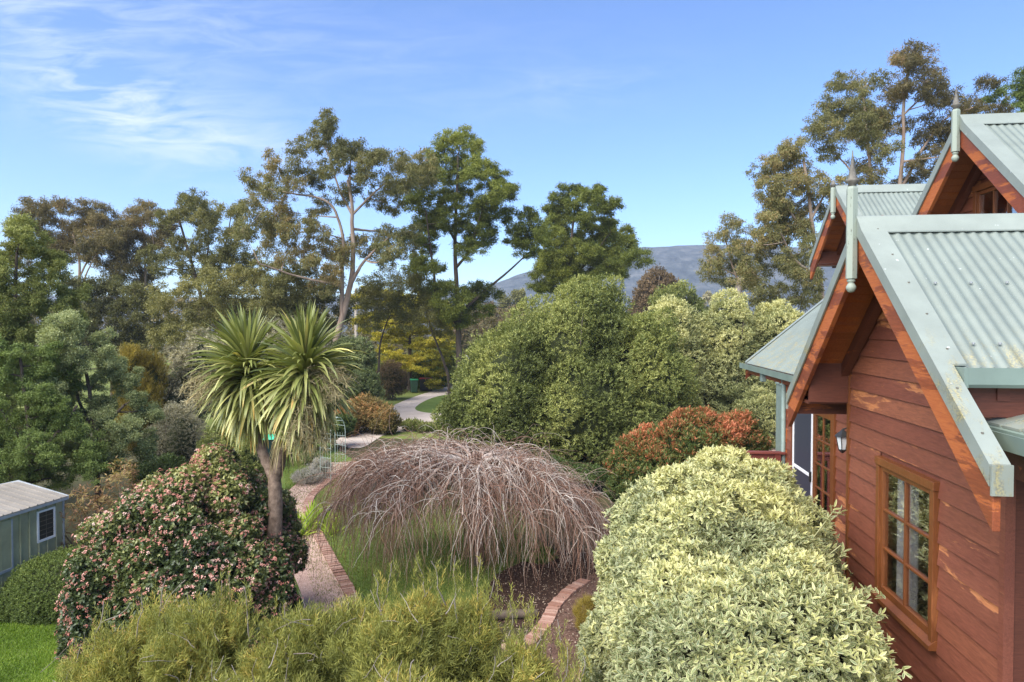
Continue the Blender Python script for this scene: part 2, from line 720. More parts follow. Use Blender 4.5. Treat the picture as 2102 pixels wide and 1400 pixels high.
# foliage ramps (dark -> light, real leaf colours)
LS = {
    'gum': [(0, (.050, .056, .026)), (.5, (.120, .128, .056)), (.8, (.185, .180, .080)), (1, (.24, .185, .09))],
    'gum_brown': [(0, (.050, .047, .026)), (.5, (.115, .105, .052)), (.85, (.19, .155, .078)), (1, (.24, .165, .085))],
    'wattle': [(0, (.040, .055, .018)), (.5, (.115, .145, .035)), (1, (.235, .26, .060))],
    'olive': [(0, (.045, .052, .022)), (.5, (.118, .125, .050)), (1, (.225, .215, .085))],
    'deep': [(0, (.030, .048, .018)), (.5, (.075, .115, .038)), (1, (.15, .205, .065))],
    'green': [(0, (.045, .060, .020)), (.5, (.12, .15, .048)), (1, (.26, .285, .10))],
    'greygreen': [(0, (.06, .085, .038)), (.5, (.15, .19, .09)), (1, (.32, .36, .20))],
    'silver': [(0, (.08, .08, .058)), (.5, (.19, .185, .14)), (1, (.40, .39, .31))],
    'gold': [(0, (.10, .11, .018)), (.5, (.27, .26, .035)), (1, (.58, .50, .08))],
    'yolive': [(0, (.09, .075, .018)), (.5, (.20, .165, .035)), (1, (.34, .27, .06))],
    'brown': [(0, (.045, .035, .022)), (.5, (.10, .075, .045)), (1, (.18, .13, .08))],
    'rust': [(0, (.075, .068, .030)), (.45, (.14, .125, .05)), (.75, (.24, .16, .072)), (1, (.38, .21, .10))],
    'redleaf': [(0, (.055, .045, .025)), (.4, (.12, .095, .045)), (.7, (.19, .11, .07)), (1, (.26, .22, .10))],
    'vib': [(0, (.022, .036, .016)), (.5, (.055, .080, .030)), (.8, (.12, .145, .05)), (1, (.24, .25, .10))],
    'hedge': [(0, (.040, .060, .016)), (.5, (.085, .125, .034)), (1, (.17, .22, .06))],
    'photinia': [(0, (.035, .060, .022)), (.45, (.085, .125, .04)), (.62, (.15, .13, .05)), (.80, (.28, .10, .05)), (1, (.42, .17, .10))],
    'brush': [(0, (.050, .062, .022)), (.45, (.13, .15, .044)), (.85, (.26, .27, .072)), (1, (.38, .30, .09))],
    'lime': [(0, (.11, .18, .02)), (.5, (.27, .40, .05)), (1, (.50, .62, .12))],
    'lavender': [(0, (.12, .12, .12)), (.5, (.24, .235, .25)), (1, (.40, .40, .43))],
    'cord': [(0, (.055, .075, .022)), (.35, (.14, .17, .05)), (.7, (.29, .31, .12)), (.88, (.42, .42, .17)), (1, (.42, .28, .09))],
    'dullgrass': [(0, (.055, .085, .018)), (.5, (.12, .17, .035)), (1, (.26, .27, .09))],
    'grass': [(0, (.06, .11, .014)), (.5, (.13, .22, .028)), (1, (.27, .34, .07))],
    'pitto_back': [(0, (.09, .11, .05)), (.5, (.22, .25, .125)), (1, (.42, .43, .23))],
}
for k, s in LS.items():
    M['L_' + k] = leaf_mat('foliage ' + k, s, rough=.6, trans=.34, spec=.25)
M['L_cord'] = leaf_mat('cordyline blade', LS['cord'], rough=.38, trans=.2, spec=.5)
M['L_vib'] = leaf_mat('viburnum leaf', LS['vib'], rough=.38, trans=.15, spec=.45)
M['L_var'] = leaf_mat('variegated leaf', [(0, (.06, .095, .045)), (.5, (.12, .165, .075)), (1, (.34, .37, .14))], .42, .22,
                      edge=[(0, (.32, .33, .17)), (.5, (.46, .46, .235)), (1, (.62, .58, .28))], edge_pos=.52, spec=.5)
M['flower'] = tint_mat('pink blossom', [(0, (.33, .12, .09)), (.5, (.48, .22, .17)), (1, (.66, .48, .40))])
M['core'] = tint_mat('dark bush filler', [(0, (.03, .036, .014)), (1, (.045, .055, .02))], .9)  # solid bush filler, shade between the leaves put into its dark colour
M['straw'] = tint_mat('dry panicle', [(0, (.20, .15, .07)), (.5, (.36, .30, .15)), (1, (.52, .46, .27))])
M['weep'] = tint_mat('bare twig', [(0, (.11, .060, .042)), (.35, (.25, .135, .088)), (.65, (.34, .26, .21)), (1, (.54, .49, .43))], .6, .3)
M['twig'] = tint_mat('grey twig', [(0, (.10, .075, .06)), (1, (.32, .28, .24))])

# ------------------------------------------------------------------ ground and setting
grd = ground_mat('garden earth', [(.25, (.030, .024, .014)), (.5, (.06, .055, .025)), (.75, (.085, .095, .035))], 1.2, 25)
lawn_m = ground_mat('lawn turf', [(.25, (.05, .085, .016)), (.5, (.10, .15, .030)), (.75, (.18, .20, .06))], 1.6, 50)
rough_m = ground_mat('paddock grass', [(.25, (.07, .10, .022)), (.5, (.14, .17, .04)), (.75, (.24, .22, .08))], .25, 8)
gravel_m = ground_mat('pink gravel', [(.30, (.30, .19, .15)), (.5, (.56, .38, .31)), (.72, (.74, .58, .49))], 2, 45, fine_amt=.72, bump=.8)
drive_m = ground_mat('driveway gravel', [(.3, (.30, .25, .20)), (.5, (.46, .39, .33)), (.72, (.60, .53, .46))], 1, 20, fine_amt=.5)
mulch_m = ground_mat('bark mulch', [(.32, (.018, .010, .008)), (.5, (.048, .027, .020)), (.66, (.10, .065, .045)), (.78, (.24, .17, .12))], 6, 40, fine_amt=.75, bump=1.0)
brickred = ground_mat('red gravel', [(.3, (.07, .038, .028)), (.5, (.13, .075, .055)), (.72, (.27, .18, .14))], 5, 55, fine_amt=.7, bump=.8)


def sheet(name, pts, z, mat, kind='structure'):
    """flat ground polygon; pts = list of (x, y)"""
    me = bpy.data.meshes.new(name)
    me.from_pydata([(p[0], p[1], z) for p in pts], [], [tuple(range(len(pts)))])
    me.update()
    me.materials.append(mat)
    o = bpy.data.objects.new(name, me)
    C.objects.link(o)
    if me.polygons[0].normal.z < 0:
        me.flip_normals()
    o['kind'] = kind
    return o


def smooth_poly(pts, n=6):
    """closed Catmull-Rom through the points"""
    out = []
    m = len(pts)
    P = [np.array(p[:2], float) for p in pts]
    for i in range(m):
        p0, p1, p2, p3 = P[i - 1], P[i], P[(i + 1) % m], P[(i + 2) % m]
        for k in range(n):
            t = k / n
            out.append(.5 * ((2 * p1) + (-p0 + p2) * t + (2 * p0 - 5 * p1 + 4 * p2 - p3) * t * t + (-p0 + 3 * p1 - 3 * p2 + p3) * t ** 3))
    return out


# ground: one big sheet reaching beyond the hills
sheet('ground', [(-1600, -50), (1600, -50), (1600, 1300), (-1600, 1300)], 0.0, grd)
sheet('paddock', smooth_poly([(-40, 42), (60, 38), (90, 120), (-60, 140)], 5), .004, rough_m)
g = gnd
sheet('lawn', smooth_poly([g(560, 1400), g(520, 1150), g(560, 1000), g(560, 930), g(660, 905), g(760, 960), g(1000, 1000), g(1110, 1120), g(1060, 1165), g(960, 1240), g(900, 1330)], 6), .008, lawn_m)
sheet('front_lawn', smooth_poly([(-10.5, 7.5), (-5.2, 7.8), (-5.8, 9.8), (-6.5, 11.4), (-7.6, 12.0), (-10, 12)], 6), .008, lawn_m)
path_c = [g(690, 1330), g(672, 1230), g(640, 1160), g(616, 1105), g(598, 1058), g(610, 1020), g(650, 985), g(700, 950)]
wd = [.42, .42, .42, .42, .42, .42, .45, .5]
lft, rgt = [], []
for i, p in enumerate(path_c):
    a = path_c[max(i - 1, 0)][:2]
    b = path_c[min(i + 1, len(path_c) - 1)][:2]
    d = (b - a) / np.linalg.norm(b - a)
    nv = np.array([-d[1], d[0]])
    lft.append(p[:2] + nv * wd[i])
    rgt.append(p[:2] - nv * wd[i])


def open_curve(pts, n=8):
    out = []
    P = [np.array(p[:2], float) for p in pts]
    P = [2 * P[0] - P[1]] + P + [2 * P[-1] - P[-2]]
    for i in range(1, len(P) - 2):
        for k in range(n):
            t = k / n
            p0, p1, p2, p3 = P[i - 1], P[i], P[i + 1], P[i + 2]
            out.append(.5 * ((2 * p1) + (-p0 + p2) * t + (2 * p0 - 5 * p1 + 4 * p2 - p3) * t * t + (-p0 + 3 * p1 - 3 * p2 + p3) * t ** 3))
    out.append(P[-2])
    return out


lc, rc = open_curve(lft), open_curve(rgt)
sheet('garden_path', lc + rc[::-1], .016, gravel_m)
sheet('mulch_bed', smooth_poly([g(1010, 1190), g(1060, 1160), g(1120, 1135), g(1200, 1130), g(1250, 1180), g(1180, 1215), g(1130, 1250), g(1090, 1290), g(1010, 1265)], 6), .012, mulch_m)
sheet('red_gravel_path', smooth_poly([g(1185, 1205), g(1260, 1160), g(1330, 1250), g(1300, 1420), g(1060, 1420), g(1050, 1330), g(1120, 1275)], 6), .014, brickred)


def bricks(curve, name, label, step=.085, wid=.23, z0=.016):
    """row of bricks laid across an edge line"""
    mb = MB()
    cur = np.array(curve)
    seg = np.linalg.norm(np.diff(cur, axis=0), axis=1)
    s = np.concatenate([[0], np.cumsum(seg)])
    k = 0
    while k * step < s[-1]:
        d = k * step
        p = np.array([np.interp(d, s, cur[:, 0]), np.interp(d, s, cur[:, 1])])
        q = np.array([np.interp(d + .05, s, cur[:, 0]), np.interp(d + .05, s, cur[:, 1])])
        tv = q - p
        tv = tv / (np.linalg.norm(tv) + 1e-9)
        ang = random.uniform(-.06, .06)
        tv = np.array([tv[0] * math.cos(ang) - tv[1] * math.sin(ang), tv[0] * math.sin(ang) + tv[1] * math.cos(ang)])
        nv = np.array([-tv[1], tv[0]])
        h = z0 + random.uniform(.02, .045)
        w2 = wid / 2 * random.uniform(.93, 1.0)
        l2 = step / 2 * .88
        cs = [p + tv * l2 + nv * w2, p - tv * l2 + nv * w2, p - tv * l2 - nv * w2, p + tv * l2 - nv * w2]
        mb.tint = random.random()
        mb.prism([tuple(c) for c in cs], -.03, h, 'z')
        k += 1
    o = mb.build(name, M['brick'])
    o['kind'] = 'structure'
    return o


m, t, out = new_mat('old red brick')
a_ = t.node('ShaderNodeAttribute', attribute_name='tint')
g_ = t.node('ShaderNodeTexCoord')
nz = t.noise(g_.outputs['Object'], 25, 5, .7)
cc = t.mix(a_.outputs['Fac'], (.27, .14, .10), (.43, .28, .22))
cc = t.mix(t.ramp(nz, [(.5, 0), (.72, .6)]), cc, (.12, .085, .065))
b_ = principled(t, cc, .9, .15)
t.link(b_.outputs[0], out.inputs[0])
M['brick'] = m
bricks(rc, 'brick_edging', '')
bricks(open_curve([g(1200, 1195), g(1170, 1215), g(1140, 1245), g(1118, 1285), g(1085, 1320), g(1040, 1335)]), 'brick_edging', '')
bricks(open_curve([g(1225, 1345), g(1205, 1385), g(1190, 1430)]), 'brick_edging', '')

# driveway far behind
sheet('driveway', smooth_poly([g(690, 905), g(760, 868), g(812, 852), g(800, 838), g(850, 815), g(930, 790), g(990, 770), g(1010, 776), g(935, 812), g(880, 835), g(960, 850), g(1060, 860), g(1040, 885), g(900, 885), g(800, 890), g(740, 920)], 5), .016, drive_m)
sheet('verge_grass', smooth_poly([g(852, 838), g(885, 818), g(925, 812), g(940, 845), g(880, 848)], 5), .020, lawn_m)
sheet('house_gravel', smooth_poly([g(1480, 905), g(1540, 862), g(1610, 855), g(1760, 860), g(1800, 1000), g(1500, 1010)], 5), .012, gravel_m)


def grass(name, poly, n, h, label, matk='L_grass'):
    P = np.array([p[:2] for p in poly])
    lo, hi = P.min(0), P.max(0)
    pts = []
    tot = 0
    while tot < n:
        q = rng.uniform(lo, hi, size=(n, 2))
        ins = in_poly(q, P)
        pts.append(q[ins])
        tot += ins.sum()
    q = np.concatenate(pts)[:n]
    wob = Wob(2.5, 3)
    P3 = np.c_[q, np.full(n, .008)]
    tn = .5 + .3 * wob(P3) + rng.normal(0, .18, n)
    D = nrm(np.c_[rng.normal(0, .45, (n, 2)), np.ones(n)])
    acc = Acc()
    add_leaves(acc, P3, D, h * rng.uniform(.5, 1.2, n), .012, rdir(n), np.clip(tn, 0, 1), 'tri')
    o = acc.build(name, M[matk], None, (0, 0, 0))
    tag(o, label, 'grass', kind='stuff')
    return o


def in_poly(Q, P):
    x, y = Q[:, 0], Q[:, 1]
    ins = np.zeros(len(Q), bool)
    j = len(P) - 1
    for i in range(len(P)):
        xi, yi = P[i]
        xj, yj = P[j]
        c = ((yi > y) != (yj > y)) & (x < (xj - xi) * (y - yi) / (yj - yi + 1e-12) + xi)
        ins ^= c
        j = i
    return ins


grass('grass', smooth_poly([(-9.4, 8.2), (-5.4, 8.2), (-5.9, 9.8), (-6.6, 11.3), (-7.6, 11.9), (-9.4, 11.9)], 4), 60000, .055,
      'bright green grass blades of the near lawn before the shed')
grass('grass', [g(650, 1240), g(590, 1050), g(580, 930), g(640, 905), g(760, 1000), g(1000, 1010), g(1090, 1120), g(1050, 1160), g(900, 1300)], 60000, .05,
      'green grass blades of the lawn under the weeping tree', 'L_dullgrass')

def chips(name, poly, n, size, label, mat):
    P = np.array([p[:2] for p in poly])
    q = rng.uniform(P.min(0), P.max(0), size=(n * 3, 2))
    q = q[in_poly(q, P)][:n]
    m_ = len(q)
    P3 = np.c_[q, .024 + rng.uniform(0, .012, m_)]
    D = nrm(np.c_[rng.normal(0, 1, (m_, 2)), rng.normal(0, .18, m_)])
    acc = Acc()
    add_leaves(acc, P3, D, size * rng.uniform(.4, 1.4, m_), size * .5, nrm(np.c_[rng.normal(0, .3, (m_, 2)), np.ones(m_)]), rng.uniform(0, 1, m_) ** 1.5, 'quad')
    tag(acc.build(name, mat, None, (0, 0, 0)), label, 'litter', kind='stuff')


M['chips'] = tint_mat('bark chips', [(0, (.03, .018, .012)), (.6, (.13, .075, .05)), (1, (.50, .40, .30))])
M['pebble'] = tint_mat('pebbles', [(0, (.20, .13, .10)), (.6, (.50, .37, .31)), (1, (.74, .64, .57))])
chips('mulch_chips', [g(1010, 1190), g(1060, 1150), g(1250, 1140), g(1330, 1250), g(1300, 1420), g(1040, 1420)], 9000, .035, 'scattered bark chips and dry leaves on the garden bed', M['chips'])
chips('path_pebbles', lc + rc[::-1], 12000, .026, 'loose pinkish pebbles covering the curving path', M['pebble'])

# far hills -----------------------------------------------------------------
HD = 1000.0


def hills():
    xs = np.linspace(-1500, 1500, 260)
    ys = np.linspace(0, 1, 26)
    prof_px = [(-3000, 640), (-500, 620), (200, 610), (600, 615), (900, 606), (990, 596), (1060, 568), (1130, 546), (1200, 528), (1300, 514), (1400, 512), (1480, 512), (1560, 514), (1640, 520), (1750, 540), (2300, 590), (5000, 620)]
    pxs = 1051 + xs / HD * FPX
    ridge = (668 - np.interp(pxs, [p[0] for p in prof_px], [p[1] for p in prof_px])) / FPX * HD + 5
    X, S = np.meshgrid(xs, ys)
    Hh = ridge[None, :] * (np.sin(S * math.pi / 2) ** 1.1)
    wob = Wob(.02, 5)
    wob2 = Wob(.12, 6)
    wob3 = Wob(.6, 8)
    Y = HD - 420 * (1 - S)
    P = np.stack([X, Y, Hh], -1)
    k = np.minimum(1, (1 - S) * 5 + .06)
    P[..., 2] += (wob(P) * 5 * np.maximum(0, k - .3) + wob2(P) * .7 + wob3(P) * .7) * (S > 0) * np.minimum(1, S * 3)
    ny, nx = X.shape
    idx = np.arange(ny * nx).reshape(ny, nx)
    F = np.stack([idx[:-1, :-1], idx[:-1, 1:], idx[1:, 1:], idx[1:, :-1]], -1).reshape(-1, 4)
    # back side
    Pb = P[-1].copy()
    Pb[:, 1] += 200
    Pb[:, 2] = 0
    V = np.concatenate([P.reshape(-1, 3), Pb])
    b = np.arange(nx)
    F2 = np.stack([idx[-1, :-1], idx[-1, 1:], ny * nx + b[1:], ny * nx + b[:-1]], -1)
    o = np_mesh('hills', V, [F, F2], M['hill'], smooth=True)
    o['kind'] = 'structure'


m, t, out = new_mat('forested hill')
g_ = t.node('ShaderNodeTexCoord')
nz = t.noise(t.mapping(g_.outputs['Object'], scale=(1, .5, 1)), .07, 9, .75)
cc = t.ramp(nz, [(.35, (.035, .05, .06)), (.5, (.07, .09, .10)), (.65, (.14, .15, .15))])  # blue in the forest tone paints in part of the distance haze
b_ = principled(t, cc, .95, .05)
bp = t.node('ShaderNodeBump', i_Strength=1.0, i_Distance=6)
t.link(nz, bp.inputs['Height'])
t.link(bp.outputs[0], b_.inputs['Normal'])
t.link(b_.outputs[0], out.inputs[0])
M['hill'] = m
hills()
# ------------------------------------------------------------------ cottage
TH = math.atan(162.0 / FPX)            # house axes are turned a little from the view
HO = (4.0, 8.0, 0.0)                   # foot of the house in house axes
hc, hs = math.cos(TH), math.sin(TH)


def hw(x, y):
    return (x * hc + y * hs, -x * hs + y * hc)


hx0, hy0 = hw(HO[0], HO[1])
house = thing('cottage', 'reddish brown weatherboard cottage with green corrugated gable roofs', 'house', (hx0, hy0, 0), -TH)
CZ = CAM_Z
TAN = math.tan(math.radians(40))


def hb(mb, name, mat, parent=None, **kw):
    return mb.build(name, mat, parent or house, HO, **kw)


def sub(mb, name, mat, part, **kw):
    return mb.build(name, mat, part, HO, **kw)


def slope_poly(cy, az, s, y0, y1, top, bot):
    """side strip of a gable: y0,y1 distance from the ridge, s=-1 near side, +1 far side"""
    return [(cy + s * y0, az - y0 * TAN + top), (cy + s * y1, az - y1 * TAN + top),
            (cy + s * y1, az - y1 * TAN + bot), (cy + s * y0, az - y0 * TAN + bot)]


def corrugated(name, x0, x1, cy, az, s, y0, y1, pitch=.076, amp=.0085, parent=None, mat='roof'):
    n = int((x1 - x0) / pitch * 8)
    xs = np.linspace(x0, x1, n)
    rows = np.array([y0, y0 + (y1 - y0) * .5, y1])
    c40 = math.cos(math.radians(40))
    V = []
    for r in rows:
        z = az - r * TAN + np.sin(xs / pitch * 2 * math.pi) * amp
        V.append(np.c_[xs, np.full(n, cy + s * r), z])
    V = np.concatenate(V)
    idx = np.arange(3 * n).reshape(3, n)
    F = np.stack([idx[:-1, :-1], idx[1:, :-1], idx[1:, 1:], idx[:-1, 1:]], -1).reshape(-1, 4)
    if s > 0:
        F = F[:, ::-1]
    return np_mesh(name, V, [F], M[mat], parent or house, smooth=True, org=HO)


def gable(xb, cy, az, hn, hf, x_end, over, eave_near, eave_far, fl_w=.16, scale=1.0):
    """gable roof whose face looks to -X. xb barge plane, az ridge height"""
    for s, half, ev in ((-1, hn, eave_near), (1, hf, eave_far)):
        corrugated('roof_sheet', xb + fl_w * .7, x_end, cy, az, s, .02, ev)
        # solid decking under the sheet (soffit lining)
        mb = MB()
        nb = int(ev / .075)
        for k in range(nb):
            a, b = ev * k / nb, ev * (k + 1) / nb
            mb.tint = random.random()
            mb.prism(slope_poly(cy, az, s, a + .003, b - .003, -.06, -.075), xb + .05, xb + over + .05)
        hb(mb, 'soffit', M['soffit'])
        mb = MB()
        mb.prism(slope_poly(cy, az, s, 0, ev, -.018, -.058), xb + .045, x_end)
        hb(mb, 'roof_deck', M['beam'])
        # barge capping: top strip + outer face
        mb = MB()
        mb.prism(slope_poly(cy, az, s, 0, ev, .030, .018), xb - .02, xb + fl_w)
        mb.prism(slope_poly(cy, az, s, 0, half, .018, -.085), xb - .02, xb - .005)
        if half > ev:
            mb.prism(slope_poly(cy, az, s, ev, half, .030, .018), xb - .02, xb + .085)
            mb.prism(slope_poly(cy, az, s, ev, half, .018, -.085), xb + .075, xb + .085)
            ye = cy + s * (half + .012)
            ze = az - half * TAN
            mb.box(xb - .02, xb + .085, ye - .012, ye + .001, ze - .13, ze + .03)
        hb(mb, 'barge_flashing', M['flash'])
        mb = MB()
        mb.tint = random.random()
        h2 = half
        pl = [(cy, az - .06), (cy + s * h2, az - h2 * TAN - .06),
              (cy + s * h2, az - h2 * TAN - .32), (cy + s * (h2 - .03), az - h2 * TAN - .30),
              (cy, az - .29)]
        mb.prism(pl, xb, xb + .04)
        hb(mb, 'barge_board', M['barge'], bevel=.004)
    # ridge capping
    mb = MB()
    w_ = .14
    rp = [(cy, az + .052), (cy + .03, az + .045), (cy + w_, az - w_ * TAN + .030), (cy + w_, az - w_ * TAN + .020), (cy, az + .034),
          (cy - w_, az - w_ * TAN + .020), (cy - w_, az - w_ * TAN + .030), (cy - .03, az + .045)]
    mb.prism(rp, xb - .022, x_end)
    hb(mb, 'ridge_cap', M['flash'])


def finial(x, y, zb, zt, r, tip, cut=False):
    f = hb(MB().lathe(x, y, [(r, zb), (r, zt - .02), (r * .82, zt)], 6, rot=math.radians(20)), 'finial', M['finial'])
    k = r / .042
    sub(MB().lathe(x, y, [(.012, zb - .105 * k), (.025 * k, zb - .098 * k), (.036 * k, zb - .075 * k), (.036 * k, zb - .06 * k), (.024 * k, zb - .038 * k), (.018 * k, zb - .030 * k), (.03 * k, zb - .022 * k), (.03 * k, zb - .010 * k), (.022 * k, zb)], 20), 'drop_ball', M['finial'], f, smooth=True)
    sub(MB().lathe(x, y, [(r * .75, zt), (r * .65, zt + .02 * k), (r * 1.15, zt + .035 * k), (r * 1.15, zt + .05 * k), (r * .75, zt + .06 * k), (r * .55, zt + .11 * k), (r * .2, zt + (tip - zt) * .75), (.003, tip)], 14), 'finial_spike', M['lead'], f, smooth=True)
    return f


def boards(x, z0, z1, ylo, yhi, name='weatherboards', exposure=.160, face=-1, parent=None, skip=None):
    """weatherboards on a wall looking to -X; ylo/yhi are functions of z"""
    mb = MB()
    k = 0
    z = z1
    while z > z0:
        zb = z - exposure
        mb.tint = random.random()
        spans_t = [(ylo(z), yhi(z))]
        spans_b = [(ylo(zb), yhi(zb))]
        pieces = [(spans_b[0][0], spans_b[0][1], spans_t[0][0], spans_t[0][1])]
        if skip and skip[2] < z - .02 and skip[3] > zb + .02:
            b0, b1, t0, t1 = pieces[0]
            pieces = [(b0, skip[0], t0, skip[0]), (skip[1], b1, skip[1], t1)]
        for b0, b1, t0, t1 in pieces:
            if b1 - b0 < .03:
                continue
            xo, xi = x - .024, x - .006
            v = [(xo, b0, zb), (xo, b1, zb), (xi, t1, z + .01), (xi, t0, z + .01),
                 (x, b0, zb), (x, b1, zb)]
            mb.add(v, [(0, 1, 2, 3), (1, 0, 4, 5), (0, 3, 4), (1, 5, 2)][:2])
        z = zb
        k += 1
    return hb(mb, name, M['board'])


# --- main roof (eave along the garden side)
EX, EZ = 3.2, CZ - .78
main_end = 14.7
RX = 6.85


def main_roof():
    n = int((main_end - 6.2) / .076 * 8)
    ys = np.linspace(6.2, main_end, n)
    V = []
    for k in (0, .5, 1):
        x = EX + (RX - EX) * k
        V.append(np.c_[np.full(n, x), ys, EZ + (x - EX) * TAN + np.sin(ys / .076 * 2 * math.pi) * .0085])
    V = np.concatenate(V)
    idx = np.arange(3 * n).reshape(3, n)
    F = np.stack([idx[:-1, :-1], idx[1:, :-1], idx[1:, 1:], idx[:-1, 1:]], -1).reshape(-1, 4)[:, ::-1]
    np_mesh('roof_sheet', V, [F], M['roof'], house, smooth=True, org=HO)
    mb = MB()
    zt = EZ + (RX - EX) * TAN
    mb.prism([(EX + .02, EZ - .02), (RX, zt - .02), (RX, zt - .07), (EX + .02, EZ - .07)], 6.2, main_end - .02, 'y')
    hb(mb, 'roof_deck', M['beam'])
    # verge flashing and barge at the far end
    mb = MB()
    mb.prism([(EX, EZ + .03), (RX, zt + .03), (RX, zt + .018), (EX, EZ + .018)], main_end - .12, main_end + .02, 'y')
    mb.prism([(EX, EZ + .018), (RX, zt + .018), (RX, zt - .08), (EX, EZ - .08)], main_end + .008, main_end + .02, 'y')
    hb(mb, 'verge_flashing', M['flash'])
    mb = MB()
    mb.prism([(EX + .01, EZ - .03), (RX, zt - .03), (RX, zt - .28), (EX + .01, EZ - .34)], main_end - .03, main_end + .005, 'y')
    hb(mb, 'barge_board', M['barge'])
    # gutter
    mb = MB()
    gp = [(EX - .11, EZ - .10), (EX - .11, EZ + .005), (EX - .10, EZ + .005), (EX - .095, EZ - .085), (EX - .005, EZ - .085), (EX - .005, EZ - .02), (EX + .005, EZ - .02), (EX + .005, EZ - .10)]
    mb.prism(gp, 7.6, main_end + .03, 'y')
    hb(mb, 'gutter', M['gutter'])
    mb = MB()
    mb.box(EX + .008, EX + .035, 7.4, main_end - .05, EZ - .20, EZ - .04)
    hb(mb, 'fascia', M['barge'])
    # rafter ends and eave lining
    for k in range(8):
        y = 12.2 + k * .35
        if y < main_end - .1:
            hb(MB().box(EX + .04, EX + .9, y, y + .05, EZ - .22, EZ - .08), 'rafter', M['barge'])
    # far verandah wall head beam and post carrying the roof end
    hb(MB().box(3.75, 3.85, 11.95, main_end - .2, EZ - .30, EZ - .12), 'verandah_beam', M['barge'])
    # boxed head of the downpipe
    hb(MB().box(EX - .06, EX + .02, 13.05, 13.20, EZ - .26, EZ - .10), 'rain_head', M['tealpipe'], bevel=.008)


main_roof()

# --- near bay
BX, BW = 2.06, 2.50
CY, AZ = 5.60, CZ + .80
EVN = 1.26
gable(BX, CY, AZ, 1.84, 1.84, 7.5, .44, EVN, 1.72, .16)
finial(BX - .045, CY, CZ + .365, CZ + 1.08, .043, CZ + 1.36)
# rafter beams against the wall and purlin ends
for s in (-1, 1):
    mb = MB()
    mb.prism(slope_poly(CY, AZ, s, 0.05, 1.25 if s < 0 else 1.60, -.078, -.20), BW - .10, BW - .03)
    hb(mb, 'eave_rafter', M['beam'])
WY0, WY1 = 4.42, 6.90


def rake(z):
    return max(0.0, (AZ - .06 - z) / TAN)


bay_win = (5.19, 6.20, CZ - 2.335, CZ - 1.135)
boards(BW, 1.0, AZ - .12, lambda z: max(WY0, CY - rake(z)), lambda z: min(WY1, CY + rake(z)), skip=bay_win)
hb(MB().prism([(WY0, .8), (WY1, .8), (WY1, AZ - .06 - (WY1 - CY) * TAN), (CY, AZ - .08), (WY0, AZ - .06 - (CY - WY0) * TAN)], BW + .10, BW + .12), 'wall', M['board']) if False else None
# wall lining with a hole for the window
mb = MB()
y0, y1, z0, z1 = bay_win
mb.box(BW, BW + .09, WY0, y0, .3, CZ - .42)
mb.box(BW, BW + .09, y1, WY1 - .03, .3, CZ - .42)
mb.box(BW, BW + .09, y0, y1, .3, z0)
mb.box(BW, BW + .09, y0, y1, z1, CZ - .42)
mb.prism([(WY0 + .01, CZ - .42), (WY1 - .03, CZ - .42), (CY + .3, AZ - .40), (CY, AZ - .16), (CY - .3, AZ - .40)], BW, BW + .09)
hb(mb, 'wall', M['board'])
# corner boards
hb(MB().box(BW - .034, BW + .03, WY1 - .012, WY1 + .03, .3, CZ - .35), 'corner_board', M['frame'])
hb(MB().box(BW - .038, BW + .02, WY0 - .055, WY0 - .002, .3, CZ - .42), 'corner_board', M['board'])
# far return wall of the bay
hb(MB().box(BW + .031, 3.6, WY1 - .02, WY1 + .005, .3, CZ - .35), 'wall', M['board_x'])
# boxed eave on the far side of the bay
mb = MB()
ez = AZ - 1.72 * TAN
mb.box(BX + .05, 4.2, CY + 1.30, CY + 1.34, ez - .10, ez + .30)
hb(mb, 'eave_beam', M['beam'])
mb = MB()
mb.box(BX + .05, 4.2, CY + 1.341, CY + 1.66, ez - .12, ez - .09)
hb(mb, 'eave_lining', M['beam'])
mb = MB()
mb.box(BX + .05, 4.2, CY + 1.665, CY + 1.70, ez - .26, ez - .02)
hb(mb, 'fascia', M['beam'])
# near gutter, fascia, side wall
gy = CY - EVN
gz = AZ - EVN * TAN
mb = MB()
gp = [(gy + .02, gz - .105), (gy + .02, gz - .02), (gy + .01, gz - .02), (gy + .005, gz - .09), (gy - .095, gz - .09), (gy - .10, gz + .012), (gy - .115, gz + .012), (gy - .115, gz - .085), (gy - .10, gz - .105)]
mb.prism(gp, BX + .115, 7.4)
hb(mb, 'gutter', M['gutter'])
hb(MB().box(BX + .09, BX + .1145, gy - .115, gy + .02, gz - .105, gz + .012), 'gutter_stop', M['gutter'])
hb(MB().box(BX + .14, 7.4, gy + .022, gy + .052, gz - .29, gz - .03), 'fascia', M['beam'])
mb = MB()
zz = gz - .24
while zz > 1.0:
    mb.tint = random.random()
    ytop, ybot = WY0 + .10, WY0 + .08
    mb.add([(BW + .03, ybot, zz - .16), (7, ybot, zz - .16), (7, ytop, zz + .01), (BW + .03, ytop, zz + .01), (BW + .03, ytop + .02, zz - .16), (7, ytop + .02, zz - .16)],
           [(0, 1, 2, 3), (4, 5, 1, 0)])
    zz -= .16
hb(mb, 'weatherboards', M['board_x'])
hb(MB().box(BW + .03, 7, WY0 + .12, WY0 + .2, .3, gz - .1), 'wall', M['board_x'])
hb(MB().box(BW + .021, BW + .10, WY0 - .05, WY0 + .06, .3, CZ - .70), 'corner_post', M['beam'])
